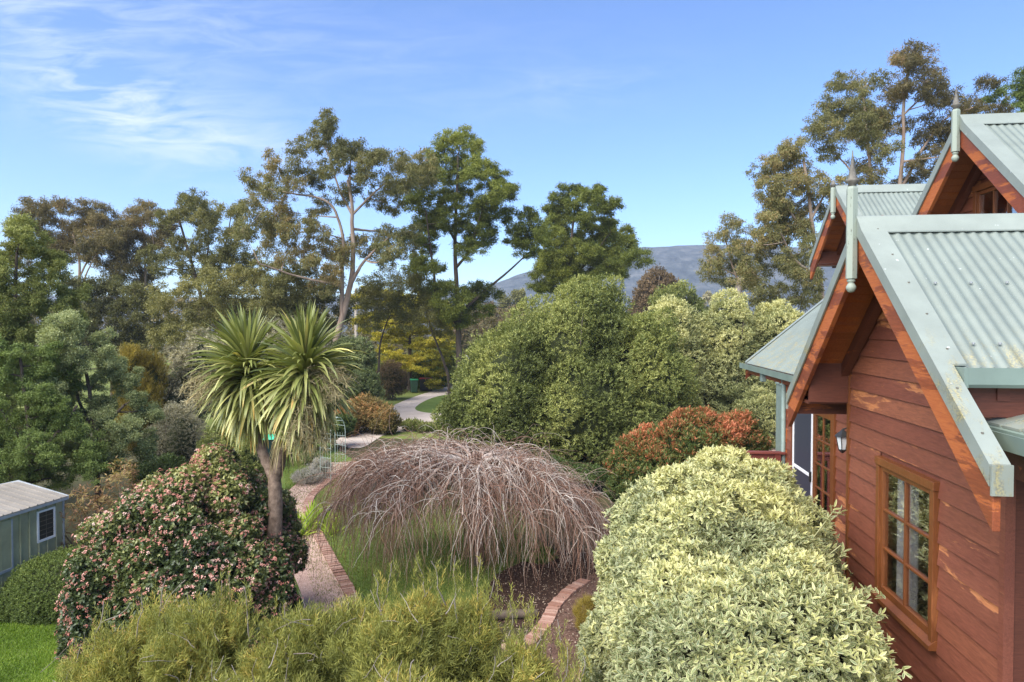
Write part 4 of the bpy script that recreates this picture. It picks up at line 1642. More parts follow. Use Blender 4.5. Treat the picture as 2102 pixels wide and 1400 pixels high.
def bush(name, label, cat, blobs, n, nl, L, W, mat, group=None, power=2.0, rough=.12, freq=2.0, seed=1, thick=.10, zmin=.03,
         kind='quad', lob=None, up=.35, jit=.5, spread=(.4, 1.2), tbias=0.0, tz=.25, tlow=.25, core=.78, flowers=None, droop=0.0, stems=8, coremat='core', tj=.12, along=.6):
    B = np.array(blobs, float)
    base = (B[:, 0].mean(), B[:, 1].mean(), 0)
    o = thing(name, label, cat, base, 0, group)
    cblobs = blobs
    if lob is None and rough >= .12:
        lob = (34, .24)
    if lob:
        blobs = lobes(blobs, lob[0], lob[1], seed)
    P, N = surf_pts(blobs, n, power, rough, freq, seed, thick, zmin)
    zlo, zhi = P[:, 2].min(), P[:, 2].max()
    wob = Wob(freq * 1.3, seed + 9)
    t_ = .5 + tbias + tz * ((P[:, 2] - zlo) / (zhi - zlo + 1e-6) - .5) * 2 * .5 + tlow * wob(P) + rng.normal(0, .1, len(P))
    acc = Acc()
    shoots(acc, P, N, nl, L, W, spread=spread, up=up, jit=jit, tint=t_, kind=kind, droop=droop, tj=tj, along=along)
    if core and n > 1500:
        P2_, N2_ = surf_pts(cblobs, int(n * .45), power, rough, freq, seed + 3, thick * .5, zmin)
        c_near = np.array([b[:3] for b in cblobs])
        j_ = np.argmin(np.linalg.norm(P2_[:, None] - c_near[None], axis=2), axis=1)
        P2_ = c_near[j_] + (P2_ - c_near[j_]) * .84
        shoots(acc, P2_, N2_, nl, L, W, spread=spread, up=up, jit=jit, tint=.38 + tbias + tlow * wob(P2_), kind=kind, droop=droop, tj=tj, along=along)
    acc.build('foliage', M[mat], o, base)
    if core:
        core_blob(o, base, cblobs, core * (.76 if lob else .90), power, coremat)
    if stems:
        mb = Acc()
        tgt, _ = surf_pts(blobs, stems, power, rough, freq, seed, .25)
        tgt[:, 2] = np.maximum(tgt[:, 2], .4)
        ps = []
        for q in tgt:
            b = np.array([base[0] + (q[0] - base[0]) * .25, base[1] + (q[1] - base[1]) * .25, 0])
            mid = (b + q) / 2 + rng.normal(0, .08, 3) * np.linalg.norm(q - b)
            tt = np.linspace(0, 1, 7)[:, None]
            ps.append((1 - tt) ** 2 * b + 2 * tt * (1 - tt) * mid + tt ** 2 * q)
        ps = np.array(ps)
        sz = B[:, 5].max()
        V, F = tubes(ps, np.broadcast_to(np.linspace(.02, .004, 7) * sz, ps.shape[:2]), 6)
        mb.add(V, F, tint=.5)
        mb.build('stems', M['stem'], o, base, smooth=True)
    if flowers:
        nf, fs, fmat, bias = flowers
        P, N = surf_pts(blobs, int(nf * 1.6), power, rough, freq, seed, .02)
        P = P + N * .03
        wob = Wob(1.6, seed + 77)
        keep = (wob(P) * .5 + rng.normal(0, .5, len(P)) + bias(P)) > 0
        P, N = P[keep][:nf], N[keep][:nf]
        fa = Acc()
        m_ = 9
        A = nrm(N + np.array([0, 0, .5]) + rng.normal(0, .25, (len(P), 3)))
        X = nrm(np.cross(A, rdir(len(P))))
        Y = np.cross(A, X)
        ang = rng.uniform(0, 6.28, (len(P), m_))
        rad = np.sqrt(rng.uniform(0, 1, (len(P), m_))) * fs
        cpos = P[:, None] + X[:, None] * (np.cos(ang) * rad)[..., None] + Y[:, None] * (np.sin(ang) * rad)[..., None] + A[:, None] * ((1 - (rad / fs) ** 2) * fs * .4)[..., None]
        dd = rdir(len(P) * m_)
        tt = np.repeat(np.clip(.45 + .28 * Wob(1.2, seed + 5)(P) + rng.normal(0, .22, len(P)), 0, 1), m_)
        nn_ = np.repeat(A, m_, 0) + rng.normal(0, .4, (len(P) * m_, 3))
        dd = nrm(np.cross(nn_, dd))
        s_ = fs * .75
        add_leaves(fa, cpos.reshape(-1, 3) - dd * s_ * .5, dd, s_, s_ * .9, nrm(nn_), np.clip(tt + rng.normal(0, .12, len(tt)), 0, 1), 'quad')
        fa.build('flowers', M[fmat], o, base)
    return o


def poly_samples(poly, spacing, seed):
    r = np.random.default_rng(seed)
    P = np.array(poly, float)
    lo, hi = P.min(0), P.max(0)
    pts = []
    tries = 0
    fail = 0
    while fail < 350:
        q = r.uniform(lo, hi)
        if not in_poly(q[None], P)[0]:
            tries += 1
            fail += .05
            continue
        if all((q[0] - a[0]) ** 2 + (q[1] - a[1]) ** 2 > spacing ** 2 for a in pts):
            pts.append(q)
            fail = 0
        else:
            fail += 1
    return pts


def tree(name, label, t, polys, limbs, leaf='gum', bark='bark_gum', spacing=30, leafL=.14, leafW=.035, dens=1.0, group=None,
         depth=2.5, droop=.6, seed=1, trunk_r=.22, flat=.9, cat='tree', rclump=1.12, base_px=None, twigs=9, tbias=0.0, kind='quad', sub=15, sprd=.62, per=1.0):
    """crown outlined by pixel polygons at distance t metres; limbs = pixel polylines starting at the base.
    Everything is turned into world metres with its own depth spread."""
    r = np.random.default_rng(seed)
    l0 = limbs[0]
    basep = gnd(l0[0][0], 700)[:0] if False else at(l0[0][0], l0[0][1], t)
    base = np.array([basep[0], basep[1], 0.0])
    o = thing(name, label, cat, tuple(base), 0, group)
    m_px = t / FPX
    leafL, leafW = leafL * .8, leafW * .8
    if name in ('understorey_tree', 'blackwood_tree', 'gum_tree'):
        tbias += .08
    nodes, nr = [], []
    wood = Acc()
    for li, lim in enumerate(limbs):
        pts = [at(q[0], q[1], t) for q in lim]
        dpt = (lim[0][2] if len(lim[0]) > 2 else 0)
        if li == 0:
            pts = [np.array([pts[0][0], t, -.2])] + pts if pts[0][2] > .3 else pts
            offs = np.zeros(len(pts))
        else:
            sgn = r.uniform(-1, 1) * depth * .6
            offs = np.linspace(0, 1, len(pts)) * sgn
        pts = [p + np.array([0, f, 0]) for p, f in zip(pts, offs)]
        if li == 0:
            pass
        else:   # start on the nearest existing node
            d = [np.linalg.norm(np.array(nn_) - pts[0]) for nn_ in nodes]
            j = int(np.argmin(d))
            pts[0] = np.array(nodes[j])
        # resample smooth
        K = max(8, len(pts) * 4)
        P = np.array(pts)
        sl = np.concatenate([[0], np.cumsum(np.linalg.norm(np.diff(P, axis=0), axis=1))])
        ss = np.linspace(0, sl[-1], K)
        Q = np.stack([np.interp(ss, sl, P[:, c]) for c in range(3)], -1)
        for _ in range(2):
            Q[1:-1] = (Q[:-2] + 2 * Q[1:-1] + Q[2:]) / 4
        Q[1:-1] += r.normal(0, .012 * sl[-1] / K * 2, Q[1:-1].shape)
        r0 = trunk_r if li == 0 else min(nr[j] * .8, trunk_r * .62)
        r1 = max(.03, r0 * .28)
        rad = r0 + (r1 - r0) * np.linspace(0, 1, K) ** .8
        V, F = tubes(Q[None], rad[None], 9)
        wood.add(V, F, tint=.5)
        for q, rr in zip(Q, rad):
            nodes.append(q)
            nr.append(rr)
    cl = []
    for pi, pl in enumerate(polys):
        sp_ = spacing
        if isinstance(pl, dict):
            sp_ = pl['s']
            pl = pl['p']
        P2 = np.array(pl)
        c2 = P2.mean(0)
        ext = max(np.linalg.norm(P2 - c2, axis=1).max(), 1)
        for q in poly_samples(pl, sp_, seed * 31 + pi):
            dd = 1 - min(1, np.linalg.norm(q - c2) / ext) ** 2
            off = r.normal(0, .5) * depth * (.35 + .65 * dd)
            cl.append((at(q[0], q[1], t) + np.array([0, off, 0]), sp_ * rclump * r.uniform(.75, 1.25) * m_px))
    # connect clumps
    NA = np.array(nodes)
    order = np.argsort([np.min(np.linalg.norm(NA - c, axis=1)) for c, _ in cl])
    br_p, br_r = [], []
    nodes = list(nodes)
    nr = list(nr)
    for i in order:
        c, rc_ = cl[i]
        NA = np.array(nodes)
        d = np.linalg.norm(NA - c, axis=1) + np.maximum(0, NA[:, 2] - c[2]) * 1.4
        j = int(np.argmin(d))
        a = NA[j]
        mid = (a + c) / 2 + np.array([0, 0, -.10 * np.linalg.norm(c - a)]) + r.normal(0, .07, 3) * np.linalg.norm(c - a)
        tt = np.linspace(0, 1, 6)[:, None]
        Q = (1 - tt) ** 2 * a + 2 * tt * (1 - tt) * mid + tt ** 2 * c
        L_ = np.linalg.norm(c - a)
        r0 = min(nr[j] * .7, .018 + .022 * L_)
        rad = np.linspace(r0, max(.008, r0 * .4), 6)
        br_p.append(Q)
        br_r.append(rad)
        for q, rr in zip(Q[1:], rad[1:]):
            nodes.append(q)
            nr.append(rr)
    if br_p:
        V, F = tubes(np.array(br_p), np.array(br_r), 5)
        wood.add(V, F, tint=.5)
    # twigs
    tp, tr_ = [], []
    acc = Acc()
    wob = Wob(.55, seed + 4)
    for c, rc_ in cl:
        ks = sub
        S = nrm(r.normal(size=(ks, 3))) * (r.uniform(.25, 1.0, (ks, 1)) ** .6) * rc_ * np.array([1, 1, flat])
        S[0] = 0
        for s_ in S[:max(3, twigs // 2)]:
            tt = np.linspace(0, 1, 4)[:, None]
            e = c + s_ * 1.15
            md = c + s_ * .5 + np.array([0, 0, .12 * rc_])
            tp.append((1 - tt) ** 2 * c + 2 * tt * (1 - tt) * md + tt ** 2 * e)
            tr_.append([.012, .009, .007, .004])
        area_l = leafL * leafW
        nle = int(dens * 7.6 * math.pi * rc_ ** 2 / area_l / ks * per)
        nle = max(nle, 12)
        ctint = .5 + tbias + .22 * wob(c[None])[0] + r.normal(0, .08)
        for s_ in S:
            sr = rc_ * .42 * sprd
            G_ = r.normal(size=(nle, 3))
            gn = np.linalg.norm(G_, axis=1, keepdims=True)
            G_ = G_ / gn * np.minimum(gn, 1.9)
            P = c + s_ + G_ * sr * np.array([1, 1, flat * .85]) * r.uniform(.4, 1, (nle, 1))
            D = nrm(r.normal(size=(nle, 3)) + np.array([0, 0, -droop]) + nrm(P - c) * .3)
            Nn = nrm(r.normal(size=(nle, 3)) + np.array([0, 0, .6]))
            hgt = np.clip((P[:, 2] - c[2]) / (rc_ + 1e-6), -1, 1)
            add_leaves(acc, P, D, leafL * r.uniform(.6, 1.3, nle), leafW * r.uniform(.7, 1.2, nle), Nn,
                       np.clip(ctint + r.normal(0, .15, nle) + r.normal(0, .05), 0, 1), kind)
    V, F = tubes(np.array(tp), np.array(tr_), 3)
    wood.add(V, F, tint=.5)
    wood.build('trunk', M[bark], o, base, smooth=True)
    acc.build('crown', M['L_' + leaf], o, base)
    return o


def blob_px(px, py, t, rx_px, rz_px, ry=None):
    """ellipsoid in world metres given its centre and radii as seen in the photograph"""
    c = at(px, py, t)
    rx = rx_px * t / FPX
    rz_ = rz_px * t / FPX
    return (c[0], c[1], c[2], rx, ry if ry else rx * .9, rz_)


# ------------------------------------------------------------------ cabbage tree (two heads)
CT = 11.0
cb = at(574, 1180, CT)
cbase = (cb[0], CT, 0.0)
cab = thing('cabbage_tree', 'tall two headed cabbage tree with sword leaves above the pink flowering shrub', 'tree', cbase)


def pathpx(pts, t, dy=0.0):
    return np.array([at(a, b, t + dy * i / max(1, len(pts) - 1)) for i, (a, b) in enumerate(pts)])


def smooth_path(P, K=24):
    sl = np.concatenate([[0], np.cumsum(np.linalg.norm(np.diff(P, axis=0), axis=1))])
    ss = np.linspace(0, sl[-1], K)
    Q = np.stack([np.interp(ss, sl, P[:, c]) for c in range(3)], -1)
    for _ in range(4):
        Q[1:-1] = (Q[:-2] + 2 * Q[1:-1] + Q[2:]) / 4
    return Q


wd_ = Acc()
stem0 = smooth_path(np.vstack([[cb[0] - .02, CT, 0], pathpx([(562, 1120), (566, 1060), (565, 1010), (563, 975)], CT)]), 30)
rad0 = np.linspace(.13, .105, 30) + rng.normal(0, .004, 30)
V, F = tubes(stem0[None], rad0[None], 16)
wd_.add(V, F, tint=.5)
stemA = smooth_path(pathpx([(563, 985), (548, 950), (533, 915), (522, 880), (512, 820), (508, 760)], CT, .15), 24)
V, F = tubes(stemA[None], (np.linspace(.085, .075, 24) + rng.normal(0, .004, 24))[None], 14)
wd_.add(V, F, tint=.5)
stemB = smooth_path(pathpx([(564, 985), (574, 945), (582, 900), (592, 860), (612, 800), (628, 755)], CT, -.25), 24)
V, F = tubes(stemB[None], (np.linspace(.10, .09, 24) + rng.normal(0, .004, 24))[None], 14)
wd_.add(V, F, tint=.5)
wd_.build('trunk', M['bark_cord'], cab, cbase, smooth=True)


def sword_head(c, n, L, seed, lean=(0, 0), el_hi=88, el_lo=-80, bias=1.0):
    r = np.random.default_rng(seed)
    i = np.arange(n)
    f = i / (n - 1)
    az = i * 2.39996 + r.normal(0, .2, n)
    el = np.radians(el_hi + (el_lo - el_hi) * f ** bias + r.normal(0, 6, n))
    K = 8
    Ln = L * r.uniform(.78, 1.12, n) * (1 - .12 * np.abs(f - .4))
    D0 = np.stack([np.cos(az) * np.cos(el), np.sin(az) * np.cos(el), np.sin(el)], -1)
    D0 = nrm(D0 + np.array([lean[0], lean[1], 0]))
    P = np.zeros((n, K, 3))
    base = c + D0 * .05 + np.array([0, 0, 1]) * (.10 - .42 * f)[:, None]
    P[:, 0] = base
    D = D0.copy()
    stiff = (.035 + .10 * f + r.uniform(0, .06, n) + .35 * (r.uniform(0, 1, n) < .12) * f)
    for k in range(1, K):
        D = nrm(D + np.array([0, 0, -1]) * stiff[:, None] * (k / K * 2.2))
        P[:, k] = P[:, k - 1] + D * (Ln / (K - 1))[:, None]
    T = nrm(np.gradient(P, axis=1))
    S = nrm(np.cross(T, np.broadcast_to(np.array([0, 0, 1.]) + r.normal(0, .35, (n, 1, 3)), T.shape)))
    Nn = np.cross(S, T)
    w_ = np.array([.5, .8, 1, 1, .92, .75, .48, .04]) * .060
    Wd = w_[None, :, None] * r.uniform(.8, 1.15, (n, 1, 1))
    A = P + S * Wd * .5 + Nn * Wd * .16
    B = P - S * Wd * .5 + Nn * Wd * .16
    V = np.stack([A, P, B], 2)
    idx = np.arange(n * K * 3).reshape(n, K, 3)
    F = np.concatenate([np.stack([idx[:, :-1, s], idx[:, :-1, s + 1], idx[:, 1:, s + 1], idx[:, 1:, s]], -1).reshape(-1, 4) for s in (0, 1)])
    tb = np.clip(.30 + .30 * f + r.normal(0, .16, n), 0, .88)
    old = r.uniform(0, 1, n) < (.02 + .16 * f ** 2)
    tb[old] = r.uniform(.84, .95, old.sum())
    T_ = tb[:, None] + np.array([0, 0, 0, 0, .01, .03, .10, .22])[None] * (f[:, None] > .45)
    T_ = np.repeat(np.clip(T_, 0, 1)[..., None], 3, -1)
    return V.reshape(-1, 3), F, T_.ravel()


def panicle(c, dirv, L, n, seed):
    """dry seed spray: a main rachis with side sprays"""
    r = np.random.default_rng(seed)
    dirv = np.array(dirv, float)
    dirv /= np.linalg.norm(dirv)
    K = 8
    D = dirv.copy()
    main = [np.array(c, float)]
    for k in range(1, K):
        D = D + np.array([0, 0, -.10 * k / 2])
        D /= np.linalg.norm(D)
        main.append(main[-1] + D * L / (K - 1))
    main = np.array(main)
    V, F = tubes(main[None], np.linspace(.009, .004, K)[None], 5)
    out_ = [(V, F)]
    pos = np.stack([np.interp(r.uniform(.15, 1, n), np.linspace(0, 1, K), main[:, c_]) for c_ in range(3)], -1) if False else None
    u = r.uniform(.15, 1, n)
    pos = np.stack([np.interp(u, np.linspace(0, 1, K), main[:, c_]) for c_ in range(3)], -1)
    dd = nrm(nrm(r.normal(size=(n, 3))) + D * .5)
    ll = L * .42 * (1 - .5 * u) * r.uniform(.6, 1.2, n)
    tt = np.linspace(0, 1, 5)[None, :, None]
    pp = pos[:, None] + dd[:, None] * ll[:, None, None] * tt + np.array([0, 0, -1]) * (tt ** 2) * ll[:, None, None] * .45
    V, F = tubes(pp, np.broadcast_to(np.linspace(.004, .002, 5), pp.shape[:2]), 3)
    out_.append((V, F))
    m_ = 5
    uu = r.uniform(.2, 1, (n, m_))
    ix = uu * 4
    i0 = np.minimum(ix.astype(int), 3)
    fr_ = (ix - i0)[..., None]
    rows = np.arange(n)[:, None]
    sp0 = pp[rows, i0] * (1 - fr_) + pp[rows, i0 + 1] * fr_
    sd_ = nrm(r.normal(size=(n, m_, 3)) + np.array([0, 0, -.4]))
    tt = np.linspace(0, 1, 3)[None, None, :, None]
    ps = sp0[:, :, None] + sd_[:, :, None] * tt * L * .11
    ps = ps.reshape(-1, 3, 3)
    V, F = tubes(ps, np.broadcast_to(np.array([.0032, .0035, .002]), ps.shape[:2]), 3)
    out_.append((V, F))
    return out_


hA = stemA[-1]
hB = stemB[-1]
lv = Acc()
V, F, T_ = sword_head(hA + np.array([0, 0, .05]), 520, .95, 11, (-.10, 0), bias=.8)
lv.add(V, F, tint=T_)
V, F, T_ = sword_head(hA + np.array([.12, -.05, -.15]), 190, .9, 13, (.1, -.3), 40, -85)
lv.add(V, F, tint=T_)
lv.build('leaf_head', M['L_cord'], cab, cbase)
lv = Acc()
V, F, T_ = sword_head(hB + np.array([0, 0, .0]), 480, .92, 12, (.12, -.05), bias=.8)
lv.add(V, F, tint=T_)
V, F, T_ = sword_head(hB + np.array([.0, -.08, -.2]), 180, .9, 14, (-.1, -.35), 35, -85)
lv.add(V, F, tint=T_)
lv.build('leaf_head', M['L_cord'], cab, cbase)
for i, (hh, dx, dy, dz, L) in enumerate([(hA, -1, -.5, .45, .95), (hA, -.8, -.7, .15, .9), (hA, -1, .2, .2, .9), (hB, 1, -.4, .5, .85), (hB, .9, -.7, .2, .9), (hB, .8, .2, .35, .8), (hB, .2, -1, -.5, 1.0), (hB, .5, -.8, -1.0, 1.1), (hB, -.2, -.9, -1.1, 1.1), (hB, .35, -.5, -1.6, 1.15), (hB, .7, -.5, -1.2, 1.1)]):
    pa = Acc()
    for V, F in panicle(hh + np.array([0, -.05, -.08]), (dx, dy, dz), L, 70, 100 + i):
        pa.add(V, F, tint=rng.uniform(0, 1, len(V)))
    pa.build('seed_spray', M['straw'], cab, cbase)
# dry skirt under the right head
n = 150
r0_ = np.random.default_rng(5)
u_ = r0_.uniform(.35, 1.0, n)
pos = np.stack([np.interp(u_, np.linspace(0, 1, 24), stemB[:, c_]) for c_ in range(3)], -1)
az_ = r0_.uniform(0, 6.28, n)
d_ = np.stack([np.cos(az_), np.sin(az_), np.zeros(n)], -1)
tt = np.linspace(0, 1, 6)[None, :, None]
ll = r0_.uniform(.35, .75, n)[:, None, None]
pp = pos[:, None] + d_[:, None] * (.09 + .16 * tt) * 1 + np.array([0, 0, -1]) * tt ** 1.2 * ll
V, F = tubes(pp, np.broadcast_to(np.array([.010, .012, .012, .010, .007, .002]), pp.shape[:2]), 3)
pa = Acc()
pa.add(V, F, tint=np.repeat(r0_.uniform(0, .6, n), 18))
pa.build('dry_skirt', M['straw'], cab, cbase)

# ------------------------------------------------------------------ weeping tree
WT = 14.3
wb = gnd(985, 1160)
WT = wb[1]
wbase = (wb[0], wb[1], 0.0)
wee = thing('weeping_tree', 'bare weeping tree with an umbrella of grey and reddish twigs on the lawn', 'tree', wbase)
r = np.random.default_rng(21)
wood = Acc()
top = at(975, 935, WT)
tr = smooth_path(np.array([[wb[0], wb[1], -.05], [wb[0] - .05, wb[1], .8], [wb[0] + .03, wb[1], 1.6], [top[0], WT, top[2] - .25]]), 20)
V, F = tubes(tr[None], np.linspace(.12, .08, 20)[None], 12)
wood.add(V, F, tint=.5)
wood.build('trunk', M['bark_dark'], wee, wbase, smooth=True)
twa = Acc()
# limbs radiate, rise slightly, then twigs spill and droop
cx = at(940, 900, WT)[0]
nl = 46
limb_nodes = []
ztop = top[2]


def canopy_top(x):
    """height of the umbrella against x (world)"""
    px = 1051 + x / WT * FPX
    return at(0, np.interp(px, [640, 690, 760, 880, 960, 1080, 1180, 1250], [1020, 945, 918, 918, 932, 937, 975, 1060]), WT)[2]


for i in range(nl):
    a = 2 * math.pi * i / nl + r.uniform(-.12, .12)
    ln = r.uniform(.6, 1.0)
    ex = wb[0] + math.cos(a) * (3.5 if math.cos(a) < 0 else 2.85) * ln
    ey = wb[1] + math.sin(a) * 2.5 * ln
    ez_ = canopy_top(ex) - .25 - .5 * ln ** 2 * abs(math.sin(a)) - r.uniform(0, .4) * ln
    s0 = np.array(tr[-1]) + r.normal(0, .04, 3)
    e = np.array([ex, ey, ez_])
    mid = (s0 + e) / 2 + np.array([0, 0, max(0, canopy_top((s0[0] + ex) / 2) - (s0[2] + ez_) / 2) * 1.4 + .12])
    tt = np.linspace(0, 1, 12)[:, None]
    Q = (1 - tt) ** 2 * s0 + 2 * tt * (1 - tt) * mid + tt ** 2 * e
    Q[1:] += np.cumsum(r.normal(0, .018, (11, 3)), 0)
    V, F = tubes(Q[None], np.linspace(.040, .012, 12)[None], 6)
    twa.add(V, F, tint=r.uniform(.5, .9))
    limb_nodes.append(Q)
LN = np.array(limb_nodes)       # (nl,12,3)


def droopers(n, seed, L0, L1, rad, out=1.0, tint=(0, 1), upk=.55, start=3, side=None):
    r = np.random.default_rng(seed)
    li = r.integers(0, nl, n)
    if side:
        li = r.choice([i for i in range(nl) if math.cos(2 * math.pi * i / nl) * side > .35], n)
    u = r.uniform(start, 11, n)
    i0 = np.minimum(u.astype(int), 10)
    f = (u - i0)[:, None]
    P0 = LN[li, i0] * (1 - f) + LN[li, i0 + 1] * f
    ctr = np.array([wb[0], wb[1], 0])
    rad_dir = P0 - ctr
    rad_dir[:, 2] = 0
    rad_dir = nrm(rad_dir)
    D = nrm(rad_dir * out * r.uniform(.2, 1.2, (n, 1)) + r.normal(0, .85, (n, 3)) + np.array([0, 0, 1]) * r.uniform(0, upk, (n, 1)))
    K = 11
    L = r.uniform(L0, L1, n)
    P = np.zeros((n, K, 3))
    P[:, 0] = P0
    g_ = r.uniform(.22, .50, n)
    for k in range(1, K):
        D = nrm(D + np.array([0, 0, -1]) * g_[:, None] + r.normal(0, .22, (n, 3)))
        P[:, k] = P[:, k - 1] + D * (L / (K - 1))[:, None]
    P[:, :, 2] = np.maximum(P[:, :, 2], .06 + r.uniform(0, .4, (n, 1)))
    R = np.linspace(1, .35, K)[None] * (rad * r.uniform(.6, 1.3, (n, 1)))
    V, F = tubes(P, R, 3)
    tn = r.uniform(tint[0], tint[1], n)
    twa.add(V, F, tint=np.repeat(tn, K * 3))
    return P


P1 = droopers(3700, 31, .5, 1.5, .0056, tint=(0, .6), upk=.25)
P2 = droopers(1500, 32, .5, 1.6, .0068, tint=(.6, 1.0), upk=.5)
P3 = droopers(900, 33, .9, 1.9, .0045, tint=(0, .45), upk=.1, start=7)
P4 = droopers(380, 34, .4, 1.0, .0095, tint=(.6, 1.0), upk=.8, start=2)
P5 = droopers(900, 37, 1.0, 2.0, .0052, tint=(0, .6), upk=.05, start=7, side=-1)
P6 = droopers(500, 38, 1.0, 1.9, .0055, tint=(.2, .9), upk=.05, start=7, side=1)
# hanging bundle round the trunk
r = np.random.default_rng(36)
n = 260
a = r.uniform(0, 6.28, n)
rr = np.abs(r.normal(0, .22, n))
P0 = np.stack([wb[0] - .05 + rr * np.cos(a), wb[1] + rr * np.sin(a) - .2, r.uniform(1.8, 2.4, n)], -1)
tt = np.linspace(0, 1, 8)[None, :, None]
end = P0 + np.stack([r.normal(0, .12, n), r.normal(0, .12, n), -r.uniform(1.1, 2.1, n)], -1)
pp = P0[:, None] * (1 - tt) + end[:, None] * tt + np.cumsum(r.normal(0, .012, (n, 8, 3)), 1)
V, F = tubes(pp, np.broadcast_to(np.linspace(.008, .003, 8), pp.shape[:2]), 3)
twa.add(V, F, tint=np.repeat(r.uniform(0, .6, n), 24))
# thin curtain twigs seen against the lawn
twa.build('branches', M['weep'], wee, wbase)

# ------------------------------------------------------------------ near shrubs
# variegated bush along the cottage wall
def hb_blob(x, y, z, rx, ry, rz_):
    a = hw(x, y)
    return (a[0], a[1], z, rx, ry, rz_)


vb = [hb_blob(1.12, 5.0, 1.60, 1.02, .95, 1.92), hb_blob(1.16, 6.1, 1.7, 1.12, 1.2, 1.93), hb_blob(1.20, 6.8, 1.72, 1.20, 1.3, 1.93), hb_blob(1.32, 7.4, 1.72, 1.24, 1.2, 1.92),
      hb_blob(1.62, 8.1, 1.72, 1.20, .95, 1.86)]
bush('variegated_shrub', 'large clipped cream and green variegated shrub against the cottage wall', 'shrub', vb, 46000, 6, .050, .018, 'L_var',
     power=3.3, lob=(34, .17), rough=.08, freq=3.2, seed=3, thick=.055, zmin=1.1, kind='fold', up=.45, jit=.5, spread=(.45, 1.25), tz=.85, tlow=.24, tbias=-.06, core=.9, stems=10, tj=.2, along=.35)
# straggling shoots by the window
st = Acc()
pts = []
hwp = lambda x, y, z: np.array([*hw(x, y), z])
for (ya, za, yb, zb_, xb_) in ((5.9, 3.1, 6.15, 3.55, 2.15), (6.0, 3.2, 6.45, 3.78, 2.2), (5.7, 2.7, 5.95, 3.0, 2.3), (5.5, 2.4, 5.5, 2.6, 2.35), (5.6, 3.0, 5.75, 3.35, 2.25)):
    a = hwp(1.7, ya, za - .25)
    b = hwp(xb_, yb, zb_ - .45)
    for k in range(5):
        pts.append(a + (b - a) * (.55 + .45 * k / 4) + rng.normal(0, .035, 3))
    V, F = tubes((a + (b - a) * np.linspace(0, 1, 6)[:, None])[None], np.full((1, 6), .006), 4)
    st.add(V, F, tint=.5, edge=1)
pts = np.array(pts)
shoots(st, pts, np.tile(np.array([.3, -.2, .8]), (len(pts), 1)), 9, .075, .022, spread=(.4, 1.3), up=.3, jit=.4, tint=np.full(len(pts), .6), kind='fold')
vs = [o for o in bpy.data.objects if o.name.startswith('variegated_shrub')][0]
st.build('side_shoots', M['L_var'], vs, tuple(vs.location))

# viburnum hedge in flower
def bz(px, t, top_py, rx_px, ry, cz):
    """blob whose top shows at top_py"""
    ztop_ = at(px, top_py, t)[2]
    c = at(px, 700, t)
    return (c[0], t, cz, rx_px * t / FPX, ry, max(.2, ztop_ - cz))


vib = [bz(425, 11.1, 925, 150, 1.35, 1.3), bz(310, 10.9, 985, 120, 1.2, 1.1), bz(245, 10.7, 1090, 90, 1.0, .6), bz(200, 10.6, 1170, 70, .7, .3),
       bz(530, 11.6, 1000, 80, .8, 1.1), bz(540, 10.5, 1085, 68, .6, .6), bz(400, 10.1, 1040, 150, .8, .9)]
bush('flowering_viburnum', 'large dark green shrub covered in pink and white flower clusters', 'shrub', vib, 21000, 7, .060, .034, 'L_vib', lob=(34, .24),
     rough=.15, freq=2.2, seed=8, thick=.09, kind='fold', tz=.6, tlow=.25, tbias=.08, core=.86,
     flowers=(7500, .028, 'flower', lambda P: .25 * np.sin(P[:, 0] * 1.3) + .45 - .35 * (P[:, 0] > -4.1)), tj=.15)
hg = [bz(150, 12.3, 1130, 130, 1.1, .2), bz(290, 12.3, 1085, 125, 1.1, .3), bz(70, 12.2, 1195, 60, .9, .1)]
bush('clipped_hedge', 'low clipped dome of small green leaves between the shed and the pink shrub', 'hedge', hg, 15000, 6, .038, .02, 'L_hedge',
     rough=.035, freq=2.5, seed=12, thick=.02, tz=.4, tlow=.1, core=.92, stems=0, jit=.35, tj=.18)
bush('red_leaved_shrub', 'straggly shrub with drooping reddish leaves behind the shed roof', 'shrub', [bz(165, 14.0, 985, 55, .6, .8), bz(245, 14.6, 935, 45, .5, 1.2)], 420, 7, .11, .026, 'L_redleaf',
     rough=.3, freq=3, seed=14, thick=.35, tz=.2, tlow=.3, core=0, stems=24, droop=.6, tbias=.1)

# photinia
bush('red_tipped_photinia', 'rounded hedge shrub with coppery red new leaves beside the deck', 'shrub',
     [bz(1400, 17.2, 848, 112, 1.4, 1.35), bz(1500, 17.4, 845, 85, 1.3, 1.35), bz(1310, 17.0, 890, 66, 1.0, 1.1), bz(1450, 17.0, 835, 80, 1.2, 1.5)], 11000, 7, .085, .032, 'L_photinia',
     rough=.12, freq=2.2, seed=15, thick=.07, tz=1.2, tlow=.22, tbias=-.10, core=.86, up=.9, jit=.35, spread=(.3, .95), tj=.12, kind='fold')

# big round pittosporum on the lawn edge
bush('round_evergreen', 'very large round mid green evergreen behind the weeping tree', 'tree',
     [bz(1150, 26.0, 610, 190, 3.2, 2.6), bz(1225, 26.0, 545, 115, 2.6, 3.2), bz(1050, 24.6, 650, 112, 2.4, 2.2), bz(1330, 25.0, 630, 100, 2.3, 2.2),
      bz(990, 24.0, 745, 90, 2.0, 1.6), bz(1200, 24.2, 720, 140, 2.3, 1.8), bz(1100, 24.0, 815, 120, 1.7, 1.2), bz(1280, 23.6, 800, 110, 1.7, 1.3), bz(1385, 25.5, 740, 45, 1.4, 1.6)],
     26000, 6, .10, .045, 'L_green', rough=.17, freq=1.5, seed=16, thick=.09, tz=.40, tlow=.26, core=.84, tj=.18, tbias=.05)

